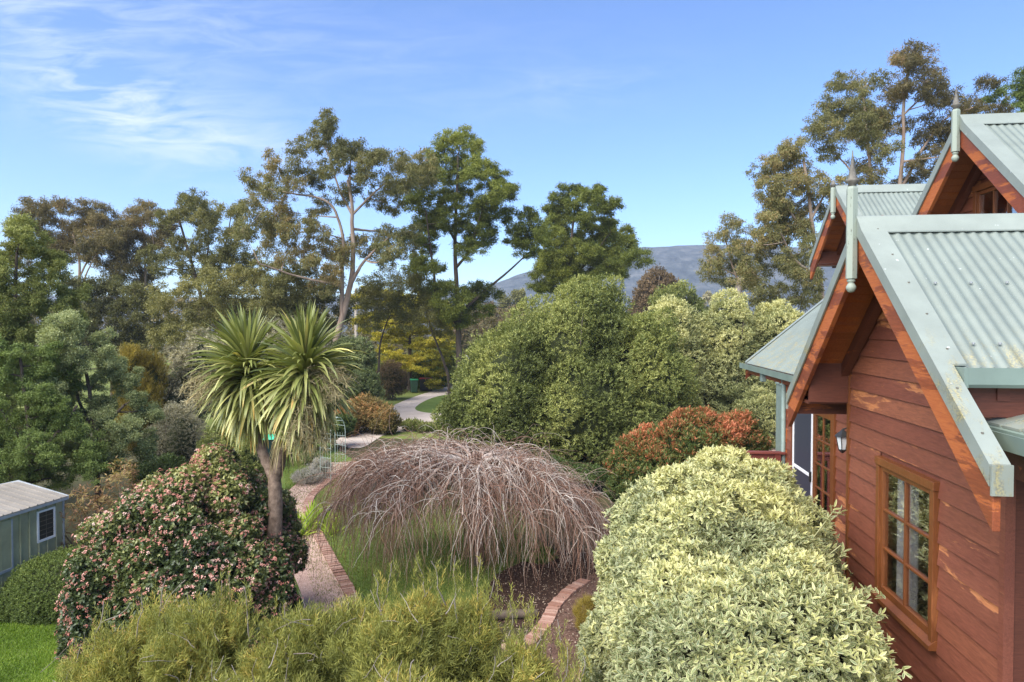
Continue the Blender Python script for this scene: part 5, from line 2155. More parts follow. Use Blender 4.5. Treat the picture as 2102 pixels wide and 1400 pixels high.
# cream hedge trees
for i, (px, top, rx) in enumerate(((1385, 603, 70), (1490, 594, 68), (1592, 612, 62))):
    bl = [bz(px, 31, top, rx, 1.5, 4.2), bz(px + 10, 31, top + 55, rx * .9, 1.5, 2.6), bz(px - 14, 30.5, top + 120, rx * .7, 1.3, 1.6), bz(px + 25, 30.3, top + 170, rx * .6, 1.1, .9)]
    bush('cream_hedge_tree', ['tall cream variegated hedge tree nearest the round evergreen', 'tall cream variegated hedge tree in the middle below the cut pale trunk', 'tall cream variegated hedge tree nearest the cottage roof'][i],
         'tree', bl, 5600, 6, .125, .05, 'L_pitto_back', group='cream variegated hedge trees', rough=.16, freq=2.0, seed=20 + i, thick=.08, tbias=.10, tz=.7, tlow=.2, core=.8, tj=.15)
bush('pale_shrub', 'pale cream shrub under the tall hedge by the green locker', 'shrub', [bz(1560, 28, 790, 55, 1.0, .9)], 1500, 6, .10, .045, 'L_pitto_back', rough=.2, seed=24, tz=.3, core=.8)

# ------------------------------------------------------------------ foreground bottlebrush
bl = [bz(240, 5.3, 1280, 130, .5, 1.7), bz(420, 5.3, 1225, 150, .6, 1.8), bz(620, 5.2, 1225, 150, .6, 1.8), bz(720, 5.3, 1222, 110, .6, 1.8), bz(330, 5.5, 1235, 130, .5, 1.7), bz(830, 5.2, 1195, 130, .6, 2.0),
      bz(960, 5.3, 1215, 110, .5, 2.0), bz(1080, 5.0, 1290, 85, .4, 1.8), bz(500, 4.6, 1360, 220, .4, 1.8), bz(860, 4.5, 1345, 220, .4, 1.8), bz(1160, 4.8, 1370, 60, .3, 1.6)]
fb = bush('bottlebrush_shrub', 'sprawling olive green needle leaved shrub in the foreground', 'shrub', bl, 16000, 20, .046, .0062, 'L_brush',
          rough=.30, lob=(26, .30), freq=3.4, seed=30, thick=.16, zmin=1.7, tz=.35, tlow=.18, core=.62, up=.8, jit=.45, spread=(.35, .9), along=1.9, tj=.10, stems=0, tbias=.12)
fbase = np.array(fb.location)
r = np.random.default_rng(44)
tw = Acc()
sh = []
# upright sprigs breaking the outline
for (px, py, t, L) in [(215, 1235, 5.2, .35), (290, 1225, 5.3, .4), (335, 1190, 5.4, .5), (385, 1215, 5.3, .35), (470, 1170, 5.4, .55), (455, 1195, 5.3, .45), (500, 1205, 5.2, .35), (585, 1240, 5.3, .35),
                       (610, 1250, 5.2, .3), (700, 1230, 5.3, .35), (770, 1180, 5.3, .3), (805, 1155, 5.4, .35), (855, 1140, 5.4, .35), (890, 1150, 5.3, .3), (935, 1150, 5.2, .4), (985, 1150, 5.3, .4),
                       (1015, 1190, 5.2, .35), (1085, 1240, 5.1, .3), (1050, 1230, 5.2, .25), (1145, 1280, 4.9, .45), (1165, 1330, 4.8, .35), (1200, 1345, 4.7, .25), (1110, 1290, 5.0, .3), (165, 1320, 5.2, .25)]:
    tip = at(px, py, t)
    root = tip - np.array([r.normal(0, .08), 0, L * 1.2])
    q = root + (tip - root) * np.linspace(0, 1, 6)[:, None] + r.normal(0, .012, (6, 3))
    V, F = tubes(q[None], np.linspace(.006, .003, 6)[None], 4)
    tw.add(V, F, tint=.6)
    for k in range(16):
        f = r.uniform(.35, 1.0)
        off = r.normal(0, .055 * (1.3 - f) + .012, 3)
        sh.append(root + (tip - root) * f + off)
sh = np.array(sh)
sa = Acc()
shoots(sa, sh, np.tile(np.array([0, 0, 1.]), (len(sh), 1)), 20, .044, .0055, spread=(.35, .85), along=1.5, up=.6, jit=.35, tint=np.clip(r.normal(.62, .15, len(sh)), 0, 1))
sa.build('sprigs', M['L_brush'], fb, fbase)
# crooked bare grey twigs showing through
P, N = surf_pts(bl, 420, 2.0, .30, 3.4, 30, .14, 1.9)
for i in range(len(P)):
    K = 7
    d = nrm(N[i] + np.array([0, 0, .6]) + r.normal(0, .8, 3))
    q = [P[i] - d * .30]
    for k in range(K - 1):
        d = nrm(d + r.normal(0, .2, 3))
        q.append(q[-1] + d * r.uniform(.03, .06))
    q = np.array(q)
    V, F = tubes(q[None], np.linspace(r.uniform(.002, .0045), .0015, K)[None], 4)
    tw.add(V, F, tint=r.uniform(.2, 1))
tw.build('twigs', M['twig'], fb, fbase, smooth=True)

# ------------------------------------------------------------------ small garden plants
bush('silver_lavender', 'grey leaved lavender clump beside the curving path', 'plant', [bz(630, 21.5, 962, 36, .6, .25), bz(655, 22.3, 940, 28, .5, .25)], 1800, 7, .05, .009, 'L_lavender', rough=.25, seed=50, freq=3, thick=.15, up=.9, core=.7, spread=(.2, .7), along=1.2)
bush('grey_green_rosemary', 'grey green rosemary clump beyond the lavender', 'plant', [bz(638, 24.5, 928, 26, .5, .3)], 900, 7, .055, .010, 'L_greygreen', rough=.25, seed=51, freq=3, thick=.15, up=.9, core=.7, spread=(.2, .7), along=1.2)
o = thing('agapanthus_clump', 'lime green strap leaved clump arching over the path', 'plant', tuple(gnd(630, 1098)))
ob = np.array(o.location)
lv = Acc()
for i in range(9):
    c = ob + np.array([rng.normal(0, .42), rng.normal(.35, .42), -.12])
    V, F, T_ = sword_head(c, 42, .62, 60 + i, el_hi=86, el_lo=28)
    lv.add(V, F, tint=np.clip(T_ * .9 + .1, 0, 1))
lv.build('leaves', M['L_lime'], o, ob)
bush('rusty_shrub', 'bronze and orange leaved shrub in front of the driveway', 'shrub', [bz(745, 32, 812, 48, 1.2, .7), bz(790, 31.5, 832, 30, 1.0, .55), bz(712, 31, 828, 32, .9, .6)], 3000, 5, .11, .05, 'L_rust', rough=.3, seed=52, thick=.3, core=.6, tlow=.35, coremat='core')
bush('leafy_perennials', 'fresh green leafy perennials along the edge of the driveway', 'plant', [bz(845, 32.5, 866, 25, .7, .3), bz(880, 32, 872, 26, .6, .2), bz(925, 31, 880, 30, .6, .2)], 900, 6, .16, .045, 'L_green', rough=.3, seed=53, thick=.25, core=.6, up=1.0, tbias=.15)
bush('brown_bush', 'dark brown twiggy round bush beside the driveway', 'shrub', [bz(803, 46, 737, 34, 1.2, 1.3)], 1800, 5, .12, .03, 'L_brown', rough=.15, seed=54, core=.85)
bush('driveway_hedge', 'bright green clipped hedge behind the brown bush and bins', 'hedge', [bz(800, 54, 727, 34, 1.4, 1.2), bz(850, 54, 731, 34, 1.4, 1.2), bz(895, 56, 745, 28, 1.3, 1.0)], 3000, 5, .16, .07, 'L_hedge', rough=.12, seed=55, core=.85, tbias=.28)
bush('bright_green_shrub', 'bright green rounded shrub left of the cabbage tree trunks', 'shrub', [bz(455, 19, 872, 58, .9, .9), bz(505, 18.5, 890, 40, .7, .8)], 2400, 6, .07, .03, 'L_green', rough=.15, seed=56, core=.85, tbias=.1)
bush('feathery_shrub', 'small feathery olive shrub on red gravel beside the variegated shrub', 'shrub', [bz(1205, 10.9, 1225, 26, .22, .35)], 700, 12, .07, .004, 'L_yolive', rough=.3, seed=57, thick=.3, core=0, up=1.4, stems=14)
o = thing('daffodil_leaves', 'dark blue green grassy leaves below the variegated shrub', 'plant', tuple(gnd(1245, 1412)))
ob = np.array(o.location)
lv = Acc()
for i in range(6):
    c = ob + np.array([rng.normal(0, .12), rng.normal(.1, .12), -.10])
    V, F, T_ = sword_head(c, 22, .42, 80 + i, el_hi=88, el_lo=55)
    lv.add(V, F, tint=T_ * .5)
lv.build('leaves', M['L_deep'], o, ob)
bush('bed_ground_plant', 'low dark green leafy plant on the mulch at the lawn edge', 'plant', [bz(1105, 14.6, 1128, 36, .45, .05)], 420, 6, .10, .05, 'L_deep', rough=.3, seed=58, core=0, stems=0, tbias=.15, up=.8)
# log and rock
lg = gnd(1040, 1272)
o = thing('fallen_log', 'short brown log lying at the edge of the mulch bed', 'log', tuple(lg))
q = smooth_path(np.array([[lg[0] - .30, lg[1] - .05, .09], [lg[0] + .1, lg[1], .10], [lg[0] + .52, lg[1] + .05, .085]]), 12)
a_ = Acc()
V, F = tubes(q[None], (np.linspace(.085, .07, 12) + rng.normal(0, .004, 12))[None], 14)
a_.add(V, F, tint=.5)
a_.build('wood', M['bark_dark'], o, lg, smooth=True)
bpy.context.view_layer.update()
rk_ = gnd(1067, 1345)
o = thing('garden_rock', 'small pinkish rock on the red gravel', 'rock', tuple(rk_))
D = rdir(1)
U, Vv = np.meshgrid(np.linspace(0, 2 * math.pi, 14, endpoint=False), np.linspace(.05, math.pi - .05, 9))
Dd = np.stack([np.cos(U) * np.sin(Vv), np.sin(U) * np.sin(Vv), np.cos(Vv)], -1)
Pk = Dd * (1 + .18 * Wob(3, 3)(Dd))[..., None] * np.array([.13, .10, .09]) + rk_ + np.array([0, 0, .06])
idx = np.arange(14 * 9).reshape(9, 14)
F = np.stack([idx[:-1], idx[1:], np.roll(idx[1:], -1, 1), np.roll(idx[:-1], -1, 1)], -1).reshape(-1, 4)
np_mesh('stone', Pk.reshape(-1, 3), [F], plain_mat('rock', (.42, .27, .22), .9, scale=20, var=.3), o, org=rk_)

# ------------------------------------------------------------------ middle distance shrubs on the left
tree('grey_green_tree', 'soft grey green feathery tree behind the shed', 16.5,
     [{'p': [(95, 700), (150, 640), (190, 670), (225, 725), (270, 795), (300, 875), (298, 930), (250, 955), (180, 960), (120, 900), (100, 800)], 's': 26}],
     [[(200, 985), (195, 880), (180, 780), (160, 690)], [(198, 920), (230, 860), (260, 830)], [(196, 880), (140, 820), (120, 760)]],
     'greygreen', 'bark_dark', leafL=.060, leafW=.028, dens=1.5, depth=1.1, droop=.1, seed=60, trunk_r=.09, tbias=.24, rclump=1.1)
tree('dark_leafed_tree', 'dull green open tree in front of the left evergreen above the shed', 15.2,
     [{'p': [(-50, 720), (60, 700), (100, 760), (125, 850), (185, 930), (200, 965), (100, 1000), (-50, 1010)], 's': 28}],
     [[(60, 1020), (62, 900), (50, 800), (40, 730)], [(60, 950), (110, 880), (120, 840)], [(62, 920), (10, 850), (-10, 790)]],
     'deep', 'bark_dark', leafL=.062, leafW=.026, dens=1.2, depth=1.1, droop=.2, seed=61, trunk_r=.07, tbias=.25, rclump=1.1)
bush('golden_olive_bush', 'golden olive feathery bush between grey shrubs', 'shrub', [bz(270, 24, 700, 34, .8, 3.2), bz(305, 24.4, 715, 34, .8, 2.9), bz(285, 23.7, 760, 50, .9, 2.0)], 3200, 10, .12, .012, 'L_yolive', rough=.2, seed=61, core=.75, up=1.3, jit=.3, spread=(.1, .5), along=1.2)
bush('silver_leaf_shrub', 'whitish silver leaved shrub left of the cabbage tree crown', 'shrub', [bz(375, 26, 690, 50, 1.1, 2.6), bz(350, 25, 760, 45, 1.0, 1.8), bz(410, 26, 660, 34, 1.0, 3.4)], 3600, 6, .075, .035, 'L_silver', rough=.25, seed=62, thick=.2, core=.7, tlow=.3)
bush('grey_twiggy_shrub', 'dull grey twiggy shrub above the bright green shrub', 'shrub', [bz(370, 20.5, 815, 52, 1.0, 1.5), bz(320, 20.5, 870, 34, .9, 1.1)], 3200, 6, .055, .02, 'L_silver', rough=.25, seed=63, thick=.2, core=.7, tbias=-.1)
bush('blue_green_shrub', 'blue green leafy shrub right of the cabbage tree crown', 'shrub', [bz(720, 37, 690, 48, 1.5, 3), bz(745, 35, 760, 38, 1.3, 1.7), bz(700, 36, 760, 40, 1.3, 1.7)], 3600, 6, .13, .06, 'L_greygreen', rough=.22, seed=64, thick=.15, core=.8, tbias=-.18)
bush('grey_bush_row', 'grey green understorey bushes behind the cabbage tree', 'shrub', [bz(600, 34, 640, 70, 1.6, 3), bz(530, 36, 670, 60, 1.6, 2.8), bz(650, 33, 700, 50, 1.3, 2), bz(460, 34, 690, 70, 1.6, 2.5)], 5200, 6, .13, .05, 'L_silver', rough=.28, seed=65, thick=.2, core=.75, tbias=-.12)
bush('dark_shade_shrub', 'dark green shrub in the shade beneath the right cabbage tree head', 'shrub', [bz(650, 27, 860, 60, 1.0, .9), bz(700, 28, 850, 30, .9, .9)], 2200, 6, .09, .04, 'L_deep', rough=.2, seed=66, core=.85, tbias=-.2)
bush('dark_shade_shrub', 'dark green shrub in the shade beneath the left cabbage tree head', 'shrub', [bz(420, 23, 905, 60, 1.0, .9), bz(330, 19, 935, 60, .9, .8)], 2200, 6, .08, .035, 'L_deep', rough=.2, seed=67, core=.85, tbias=-.2)

# ------------------------------------------------------------------ trees
GG = 'tall gum trees beyond the garden'
tree('left_evergreen', 'tall dark green evergreen at the left edge behind the shed', 18.5,
     [{'p': [(-60, 470), (0, 455), (60, 462), (85, 500), (95, 560), (120, 600), (125, 650), (100, 700), (-60, 700)], 's': 24},
      {'p': [(-60, 700), (60, 680), (60, 800), (80, 980), (-60, 1000)], 's': 27}],
     [[(20, 960), (18, 800), (30, 650), (35, 520)], [(18, 800), (-10, 700), (-20, 600)], [(20, 880), (60, 800), (80, 720)]],
     'green', 'bark_dark', leafL=.085, leafW=.03, dens=1.35, depth=1.6, droop=.2, seed=2, trunk_r=.12, tbias=.15, rclump=1.15)
tree('gum_tree', 'brownish spreading gum tree at the left with several reddish stems', 48,
     [[(20, 470), (45, 440), (90, 402), (130, 420), (200, 428), (250, 470), (258, 520), (205, 525), (150, 500), (110, 530), (75, 520), (60, 560)], [(190, 470), (260, 470), (270, 560), (230, 560)]],
     [[(160, 700), (160, 610), (166, 540), (150, 480)], [(162, 620), (185, 560), (212, 525)], [(155, 640), (125, 590), (100, 520)], [(163, 560), (190, 500), (180, 450)]],
     'gum_brown', 'bark_gum', spacing=21, leafL=.22, leafW=.06, depth=3, seed=3, group=GG, trunk_r=.2, dens=.9)
tree('gum_tree', 'slim reddish crowned gum tree second from the left', 50,
     [[(215, 440), (250, 418), (300, 413), (340, 440), (345, 500), (310, 535), (270, 530), (235, 500)], [(235, 520), (290, 540), (300, 590), (240, 600)]],
     [[(296, 700), (298, 600), (298, 520), (290, 450)], [(298, 600), (270, 540), (262, 480)], [(298, 560), (325, 510), (322, 460)]],
     'gum_brown', 'bark_gum', spacing=21, leafL=.22, leafW=.06, depth=3, seed=4, group=GG, trunk_r=.15, dens=.85)
tree('blackwood_tree', 'dark branched spreading tree left of the tallest gum', 44,
     [[(330, 430), (350, 402), (385, 405), (400, 425), (380, 450), (345, 470), (332, 460)], [(385, 440), (440, 418), (480, 412), (505, 435), (505, 490), (470, 500), (430, 480)],
      [(330, 500), (380, 490), (430, 510), (470, 530), (450, 570), (390, 560), (330, 560)], [(470, 520), (505, 500), (520, 560), (480, 580)]],
     [[(400, 700), (418, 625), (400, 560), (378, 490), (362, 430)], [(416, 630), (445, 560), (462, 490), (468, 440)], [(412, 650), (470, 590), (492, 520)], [(405, 580), (430, 520), (432, 470)]],
     'olive', 'bark_dark', spacing=21, leafL=.20, leafW=.06, depth=3, seed=5, trunk_r=.2, dens=.85, droop=0, tbias=-.05)
tree('gum_tree', 'tallest spreading gum tree with pale twisting limbs in the centre left', 37,
     [[(623, 286), (626, 263), (640, 249), (669, 246), (688, 266), (680, 288), (640, 293)], [(630, 300), (658, 300), (660, 335), (648, 365), (633, 340)],
      [(697, 266), (718, 268), (728, 300), (705, 315), (692, 290)],
      [(714, 300), (754, 303), (800, 306), (826, 323), (860, 320), (888, 325), (885, 345), (851, 385), (823, 405), (780, 422), (751, 409), (737, 380), (703, 403), (680, 380), (691, 349)],
      [(511, 400), (534, 366), (566, 340), (600, 331), (636, 346), (640, 366), (629, 391), (650, 405), (640, 443), (603, 450), (574, 462), (551, 460), (525, 437)],
      [(500, 480), (537, 454), (574, 466), (640, 456), (686, 480), (703, 500), (700, 530), (651, 545), (594, 530), (566, 511), (514, 505)],
      [(737, 491), (789, 477), (817, 460), (863, 466), (863, 500), (840, 536), (794, 545), (766, 523), (737, 532), (716, 545), (722, 506)],
      [(640, 560), (700, 560), (690, 600), (640, 600)]],
     [[(688, 705), (706, 640), (716, 600), (724, 560), (726, 500), (722, 460), (724, 420), (714, 370)], [(700, 650), (703, 560), (708, 490), (698, 450), (688, 422), (655, 408), (620, 405), (590, 400)],
      [(720, 590), (745, 540), (775, 510), (800, 490)], [(724, 470), (748, 470), (790, 468)], [(706, 440), (690, 385), (668, 320), (650, 285)], [(724, 440), (760, 400), (800, 360)], [(714, 400), (712, 340), (715, 290)], [(655, 590), (620, 570), (560, 548)]],
     'gum', 'bark_gum', spacing=23, leafL=.19, leafW=.05, depth=3.5, seed=6, group=GG, trunk_r=.27, dens=.80, droop=.9, tbias=.04, rclump=1.0)
tree('wattle_tree', 'tall pointed bright olive tree right of the tallest gum', 43,
     [[(935, 262), (948, 254), (960, 278), (985, 300), (1000, 335), (1035, 370), (1050, 395), (1055, 430), (1015, 462), (990, 480), (930, 475), (860, 480), (842, 450), (842, 400), (870, 360), (895, 300), (905, 280)],
      [(1045, 445), (1085, 440), (1112, 455), (1118, 500), (1080, 520), (1045, 490)], [(850, 480), (885, 490), (895, 600), (850, 590)], [(955, 480), (990, 490), (980, 530), (955, 520)], [(905, 590), (1000, 590), (1010, 640), (960, 660), (905, 640)]],
     [[(942, 705), (938, 600), (935, 540), (934, 470), (938, 400), (940, 320)], [(920, 660), (896, 620), (893, 560), (886, 500), (880, 440)], [(950, 640), (1000, 592), (1050, 548), (1095, 505)], [(938, 560), (965, 520), (980, 470), (1000, 420)], [(936, 500), (910, 450), (900, 400)]],
     'wattle', 'bark_dark', spacing=21, leafL=.20, leafW=.055, depth=3.2, seed=7, trunk_r=.24, dens=1.1, droop=.1, flat=.8, rclump=1.15)
tree('wattle_tree', 'rounded bright olive tree standing before the distant hill', 50,
     [[(1118, 430), (1150, 395), (1190, 385), (1230, 400), (1262, 432), (1290, 478), (1288, 520), (1310, 532), (1300, 556), (1250, 572), (1180, 595), (1105, 585), (1118, 545), (1108, 500), (1125, 462)]],
     [[(1178, 680), (1175, 560), (1172, 500), (1180, 430)], [(1175, 580), (1220, 520), (1250, 480)], [(1175, 560), (1140, 500), (1135, 460)]],
     'wattle', 'bark_dark', spacing=20, leafL=.22, leafW=.06, depth=3.5, seed=8, trunk_r=.25, dens=1.5, droop=.1, flat=.8, rclump=1.2)
# gums behind the cottage
tree('gum_tree', 'tall gum tree behind the cottage left of the highest crown', 37,
     [[(1710, 215), (1706, 200), (1717, 167), (1736, 148), (1773, 141), (1812, 156), (1791, 178), (1754, 208)],
      [(1654, 270), (1687, 237), (1717, 226), (1743, 211), (1795, 208), (1825, 245), (1825, 280), (1777, 290), (1739, 310), (1673, 312)], [(1740, 330), (1800, 320), (1800, 370), (1750, 370)]],
     [[(1790, 700), (1791, 400), (1784, 330), (1780, 260), (1768, 180)], [(1788, 420), (1750, 340), (1710, 290)], [(1784, 340), (1805, 290), (1810, 240)]],
     'gum', 'bark_gum', spacing=23, leafL=.20, leafW=.05, depth=3, seed=9, group=GG, trunk_r=.20, dens=.72, droop=.8, tbias=.0)
tree('gum_tree', 'highest gum tree behind the cottage with dark tiered crown', 36,
     [[(1814, 150), (1847, 119), (1866, 111), (1888, 122), (1915, 145), (1915, 180), (1877, 188), (1840, 189), (1817, 171)], [(1806, 195), (1847, 188), (1890, 200), (1886, 228), (1847, 236), (1814, 228)],
      [(1900, 200), (1945, 180), (1990, 200), (2055, 215), (2060, 240), (1990, 250), (1960, 300), (1910, 270)], [(1890, 290), (1945, 270), (1935, 340), (1900, 380), (1860, 380), (1870, 330)], [(1810, 290), (1840, 300), (1835, 340), (1812, 330)]],
     [[(1832, 700), (1846, 370), (1856, 300), (1852, 230), (1864, 140)], [(1848, 380), (1890, 310), (1940, 240), (2000, 220)], [(1850, 340), (1910, 330)], [(1854, 250), (1890, 200)]],
     'gum_brown', 'bark_gum', spacing=23, leafL=.20, leafW=.05, depth=3, seed=10, group=GG, trunk_r=.22, dens=.7, droop=.8, tbias=-.1)
tree('gum_tree', 'shorter leaning gum tree between the cream hedge and the cottage gables', 35,
     [[(1557, 352), (1587, 308), (1628, 301), (1658, 286), (1650, 323), (1620, 338), (1598, 375), (1569, 397)], [(1628, 360), (1650, 356), (1700, 367), (1715, 400), (1702, 434), (1680, 457), (1650, 486), (1613, 471), (1591, 434), (1583, 405)],
      [(1539, 455), (1587, 423), (1628, 453), (1650, 500), (1670, 560), (1680, 620), (1560, 640), (1530, 560), (1531, 490)]],
     [[(1692, 700), (1683, 560), (1668, 480), (1660, 400), (1650, 330)], [(1668, 500), (1620, 430), (1590, 360)], [(1682, 570), (1620, 540), (1580, 480)], [(1664, 440), (1690, 400), (1700, 370)]],
     'gum', 'bark_gum', spacing=23, leafL=.19, leafW=.05, depth=3, seed=11, group=GG, trunk_r=.24, dens=.85, droop=.8, tbias=.06)
tree('gum_tree', 'small drooping gum tree in front of the distant hill beside the cream hedge', 40,
     [[(1442, 565), (1457, 501), (1479, 457), (1513, 457), (1530, 479), (1524, 516), (1494, 530), (1470, 546), (1457, 570)], [(1500, 540), (1540, 520), (1560, 600), (1520, 600)]],
     [[(1540, 700), (1520, 590), (1500, 540), (1490, 490)], [(1515, 570), (1480, 545), (1460, 530)]],
     'gum', 'bark_gum', spacing=20, leafL=.20, leafW=.05, depth=2, seed=12, group=GG, trunk_r=.12, dens=.62, droop=1.2)
tree('evergreen_tree', 'dark green treetop at the right edge above the roof ridge', 33,
     [[(2070, 172), (2100, 140), (2150, 150), (2150, 270), (2090, 260), (2066, 235)]],
     [[(2125, 700), (2125, 400), (2120, 250), (2110, 180)]], 'deep', 'bark_dark', spacing=22, leafL=.16, leafW=.05, depth=2, seed=13, trunk_r=.18, dens=1.0)
o = thing('cut_trunk', 'pale sawn off tree trunk rising behind the cream hedge', 'stump', tuple(at(1498, 700, 36)[:2]) + (0,))
ob = np.array(o.location)
q = smooth_path(np.array([[ob[0], ob[1], 0], at(1503, 640, 36), at(1515, 600, 36), at(1522, 571, 36)]), 14)
a_ = Acc()
V, F = tubes(q[None], np.linspace(.30, .19, 14)[None], 12)
a_.add(V, F, tint=.5)
n0 = len(V)
F2 = np.arange(n0 - 12, n0)[None]
a_.F.append(F2)
a_.build('trunk', M['bark_pale'], o, ob)

# understorey trees
US = 'understorey trees below the gums'
tree('understorey_tree', 'olive brown understorey tree below the left gums', 40, [[(130, 600), (200, 570), (290, 590), (345, 620), (350, 710), (280, 740), (150, 720)]], [[(230, 780), (235, 680), (240, 610)]], 'olive', 'bark_dark', spacing=24, leafL=.22, leafW=.06, depth=2.5, seed=41, group=US, dens=.9, trunk_r=.12, tbias=-.08)
tree('understorey_tree', 'yellowish olive understorey tree behind the cabbage tree crown', 38, [[(330, 610), (400, 580), (450, 560), (540, 545), (610, 570), (640, 640), (560, 680), (400, 700), (340, 690)]], [[(470, 780), (480, 670), (500, 600)]], 'olive', 'bark_dark', spacing=25, leafL=.20, leafW=.06, depth=2.5, seed=42, group=US, dens=.85, trunk_r=.14, tbias=.10)
tree('understorey_tree', 'greyish understorey tree around the foot of the tallest gum', 40, [[(560, 560), (640, 550), (690, 590), (690, 700), (600, 720), (560, 660)]], [[(630, 780), (630, 680), (635, 610)]], 'gum', 'bark_dark', spacing=24, leafL=.18, leafW=.06, depth=2, seed=43, group=US, dens=.8, trunk_r=.12)
tree('understorey_tree', 'loose olive understorey tree in front of the golden conifer', 42, [[(735, 590), (800, 560), (870, 575), (890, 640), (850, 670), (800, 640), (750, 660)]], [[(775, 800), (780, 700), (810, 620)]], 'olive', 'bark_dark', spacing=22, leafL=.20, leafW=.05, depth=2, seed=44, group=US, dens=.55, trunk_r=.10, tbias=.0)
tree('golden_conifer', 'golden yellow conifer glowing behind the driveway', 52, [[(735, 600), (800, 590), (860, 600), (905, 620), (925, 670), (925, 750), (900, 790), (850, 745), (790, 745), (765, 700), (735, 660)]], [[(840, 800), (842, 700), (840, 620)]], 'gold', 'bark_dark', spacing=19, leafL=.22, leafW=.09, depth=2.5, seed=45, dens=.95, droop=.5, trunk_r=.2, flat=.4)
tree('leaning_tree', 'dark leaning trunk with sparse leaves beside the driveway', 45, [[(890, 640), (915, 650), (910, 690), (890, 680)]], [[(922, 775), (905, 725), (890, 690), (875, 640)]], 'olive', 'bark_dark', spacing=20, leafL=.2, leafW=.06, depth=1, seed=46, trunk_r=.14, dens=.5)
bush('dense_backdrop_shrub', 'dark green shrub mass under the golden conifer', 'shrub', [bz(900, 58, 700, 60, 2.5, 2.0), bz(960, 52, 740, 50, 2.0, 1.4)], 2600, 5, .2, .08, 'L_green', rough=.2, seed=68, core=.85, tbias=-.2)

bush('dark_shade_shrub', 'dark low shrub filling the shade in the gap between the weeping tree and the red tipped shrub', 'shrub', [bz(1190, 20.5, 955, 75, 1.0, .5), bz(1120, 21, 940, 60, 1.0, .5)], 3000, 6, .08, .035, 'L_deep', rough=.2, seed=69, core=.85, tbias=-.2)  # put in for the dark shade of this gap; leaf tint lowered for it

# distant shrubs and trees on the right
bush('distant_tree', 'rounded grey brown distant tree in front of the hill', 'tree', [bz(1350, 85, 533, 46, 3, 6), bz(1320, 84, 560, 30, 3, 5), bz(1378, 86, 545, 26, 3, 5)], 3200, 5, .36, .14, 'L_brown', rough=.18, seed=70, core=.85, tbias=.15, freq=.9)
bush('distant_tree', 'bright green distant tree above the cream hedge', 'tree', [bz(1400, 62, 560, 36, 2, 4), bz(1360, 60, 580, 40, 2, 4), bz(1425, 62, 590, 26, 2, 4)], 3000, 5, .26, .10, 'L_green', rough=.2, seed=71, core=.85, tbias=.12, freq=1.2)
bush('distant_tree', 'pale blue grey distant shrub right of the bright green tree', 'tree', [bz(1452, 66, 582, 20, 1.5, 3)], 900, 5, .22, .09, 'L_silver', rough=.2, seed=72, core=.85, tbias=.1)
bush('distant_tree', 'small rounded distant tree seen between the two bright olive trees', 'tree', [bz(1062, 125, 583, 26, 3, 5), bz(1035, 124, 592, 18, 3, 4)], 1500, 5, .5, .2, 'L_olive', rough=.15, seed=73, core=.85, freq=.7)
bush('distant_tree', 'low distant trees left of the round evergreen under the power line', 'tree', [bz(1000, 95, 612, 40, 3, 3), bz(1060, 92, 622, 40, 3, 3), bz(950, 90, 640, 40, 3, 2)], 2200, 5, .4, .14, 'L_brown', rough=.2, seed=74, core=.85, freq=.7, tbias=.1)

# far woodland closing the view between the trunks
r = np.random.default_rng(90)
acc = Acc()
bl = []
for i in range(95):
    px = r.uniform(-350, 2500)
    t = r.uniform(70, 115)
    top = (622 if px < 960 else 640) + r.normal(0, 12)
    if 960 < px < 1520:
        top = 640 + r.normal(0, 6)
    bl.append(bz(px, t, top, r.uniform(30, 60) * 75 / t * 1.3, r.uniform(2, 4), 1.5))
P, N = surf_pts(bl, 42000, 2.0, .25, .8, 91, .10)
shoots(acc, P, N, 3, .5, .22, tint=np.clip(.40 + .3 * Wob(.08, 3)(P) + .15 * Wob(.5, 4)(P), 0, 1), spread=(.4, 1.3))
o = acc.build('far_woodland', M['L_gum_brown'], None, (0, 0, 0))
tag(o, 'mixed brown green woodland far behind the garden trees', 'woodland', kind='stuff')
ac = Acc()

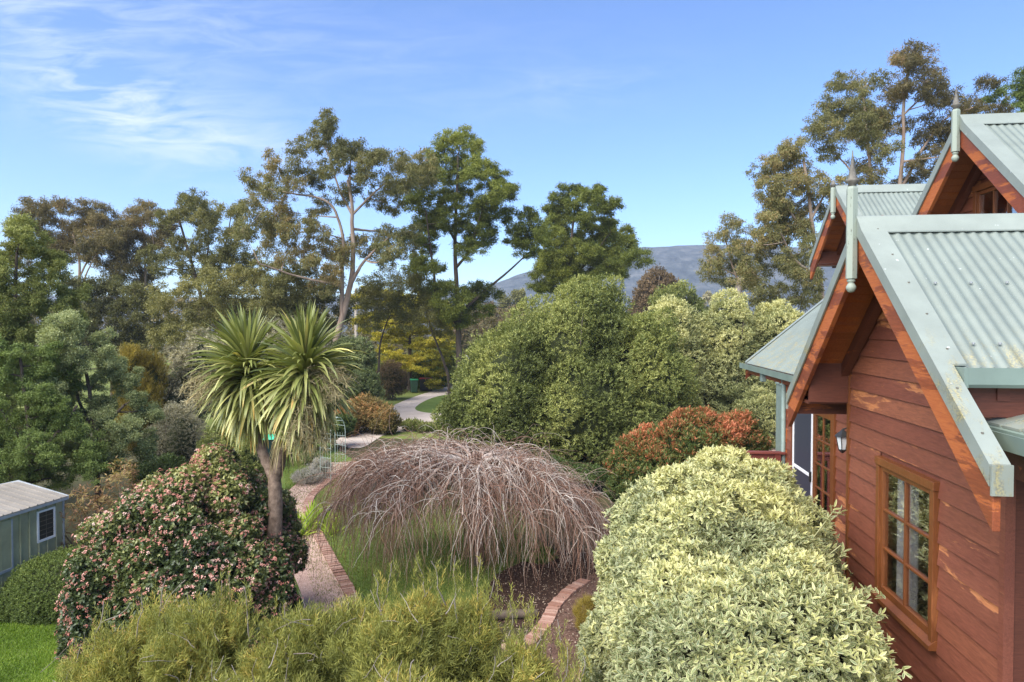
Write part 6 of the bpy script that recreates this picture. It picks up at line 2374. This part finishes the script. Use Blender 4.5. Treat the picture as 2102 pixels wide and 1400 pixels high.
# power line
pp_ = at(731, 700, 66)
pole = thing('utility_pole', 'pale utility pole with two wires beside the golden conifer', 'pole', (pp_[0], pp_[1], 0))
MB().lathe(0, 0, [(.17, -.2), (.13, 8.6)], 12).box(-1.0, 1.0, -.06, .06, 7.9, 8.05).build('post', M['bark_pale'], pole)
e1 = at(1160, 626, 78)
for dy, nmz in ((0, 8.12), (.9, 7.6)):
    q = [(x_ * (e1[0] - pp_[0]), x_ * (e1[1] - pp_[1]) + dy * .3, nmz + (e1[2] - nmz - (dy * .45)) * x_ - math.sin(x_ * math.pi) * .25) for x_ in np.linspace(0, 1, 14)]
    MB().tube(q, .035, 5).build('wire', M['black'], pole)

# parked car beyond the shrubs
cp0 = at(934, 726, 72)
car = thing('parked_car', 'white parked vehicle mostly hidden behind shrubs far down the driveway', 'car', (cp0[0], cp0[1], 0), math.radians(70))
wp = plain_mat('white car paint', (.72, .72, .72), .25, var=.02)
MB().prism([(-2.3, .45), (-2.3, 1.0), (-1.9, 1.15), (-1.2, 1.22), (-.6, 1.75), (1.3, 1.8), (2.1, 1.25), (2.3, 1.1), (2.3, .45)], -.85, .85, 'y').build('body', wp, car, bevel=.06)
MB().prism([(-1.1, 1.24), (-.55, 1.68), (1.2, 1.72), (1.85, 1.26)], -.858, .858, 'y').build('windows', M['black'], car)
for wx in (-1.45, 1.4):
    for wy in (-.87, .72):
        pts = [(wx + .34 * math.cos(a), .34 + .34 * math.sin(a)) for a in np.linspace(0, 2 * math.pi, 18, endpoint=False)]
        MB().prism(pts, wy, wy + .15, 'y').build('wheel', M['black'], car)

# ------------------------------------------------------------------ air
m, t, out = new_mat('hazy air')
pv = t.node('ShaderNodeVolumePrincipled')
pv.inputs['Color'].default_value = (.80, .86, 1.0, 1)
pv.inputs['Density'].default_value = .00038
pv.inputs['Anisotropy'].default_value = .2
t.link(pv.outputs[0], out.inputs['Volume'])
hz_ = MB().box(-1700, 1700, -60, 1350, -1.0, 150).build('haze', m)
hz_['kind'] = 'stuff'
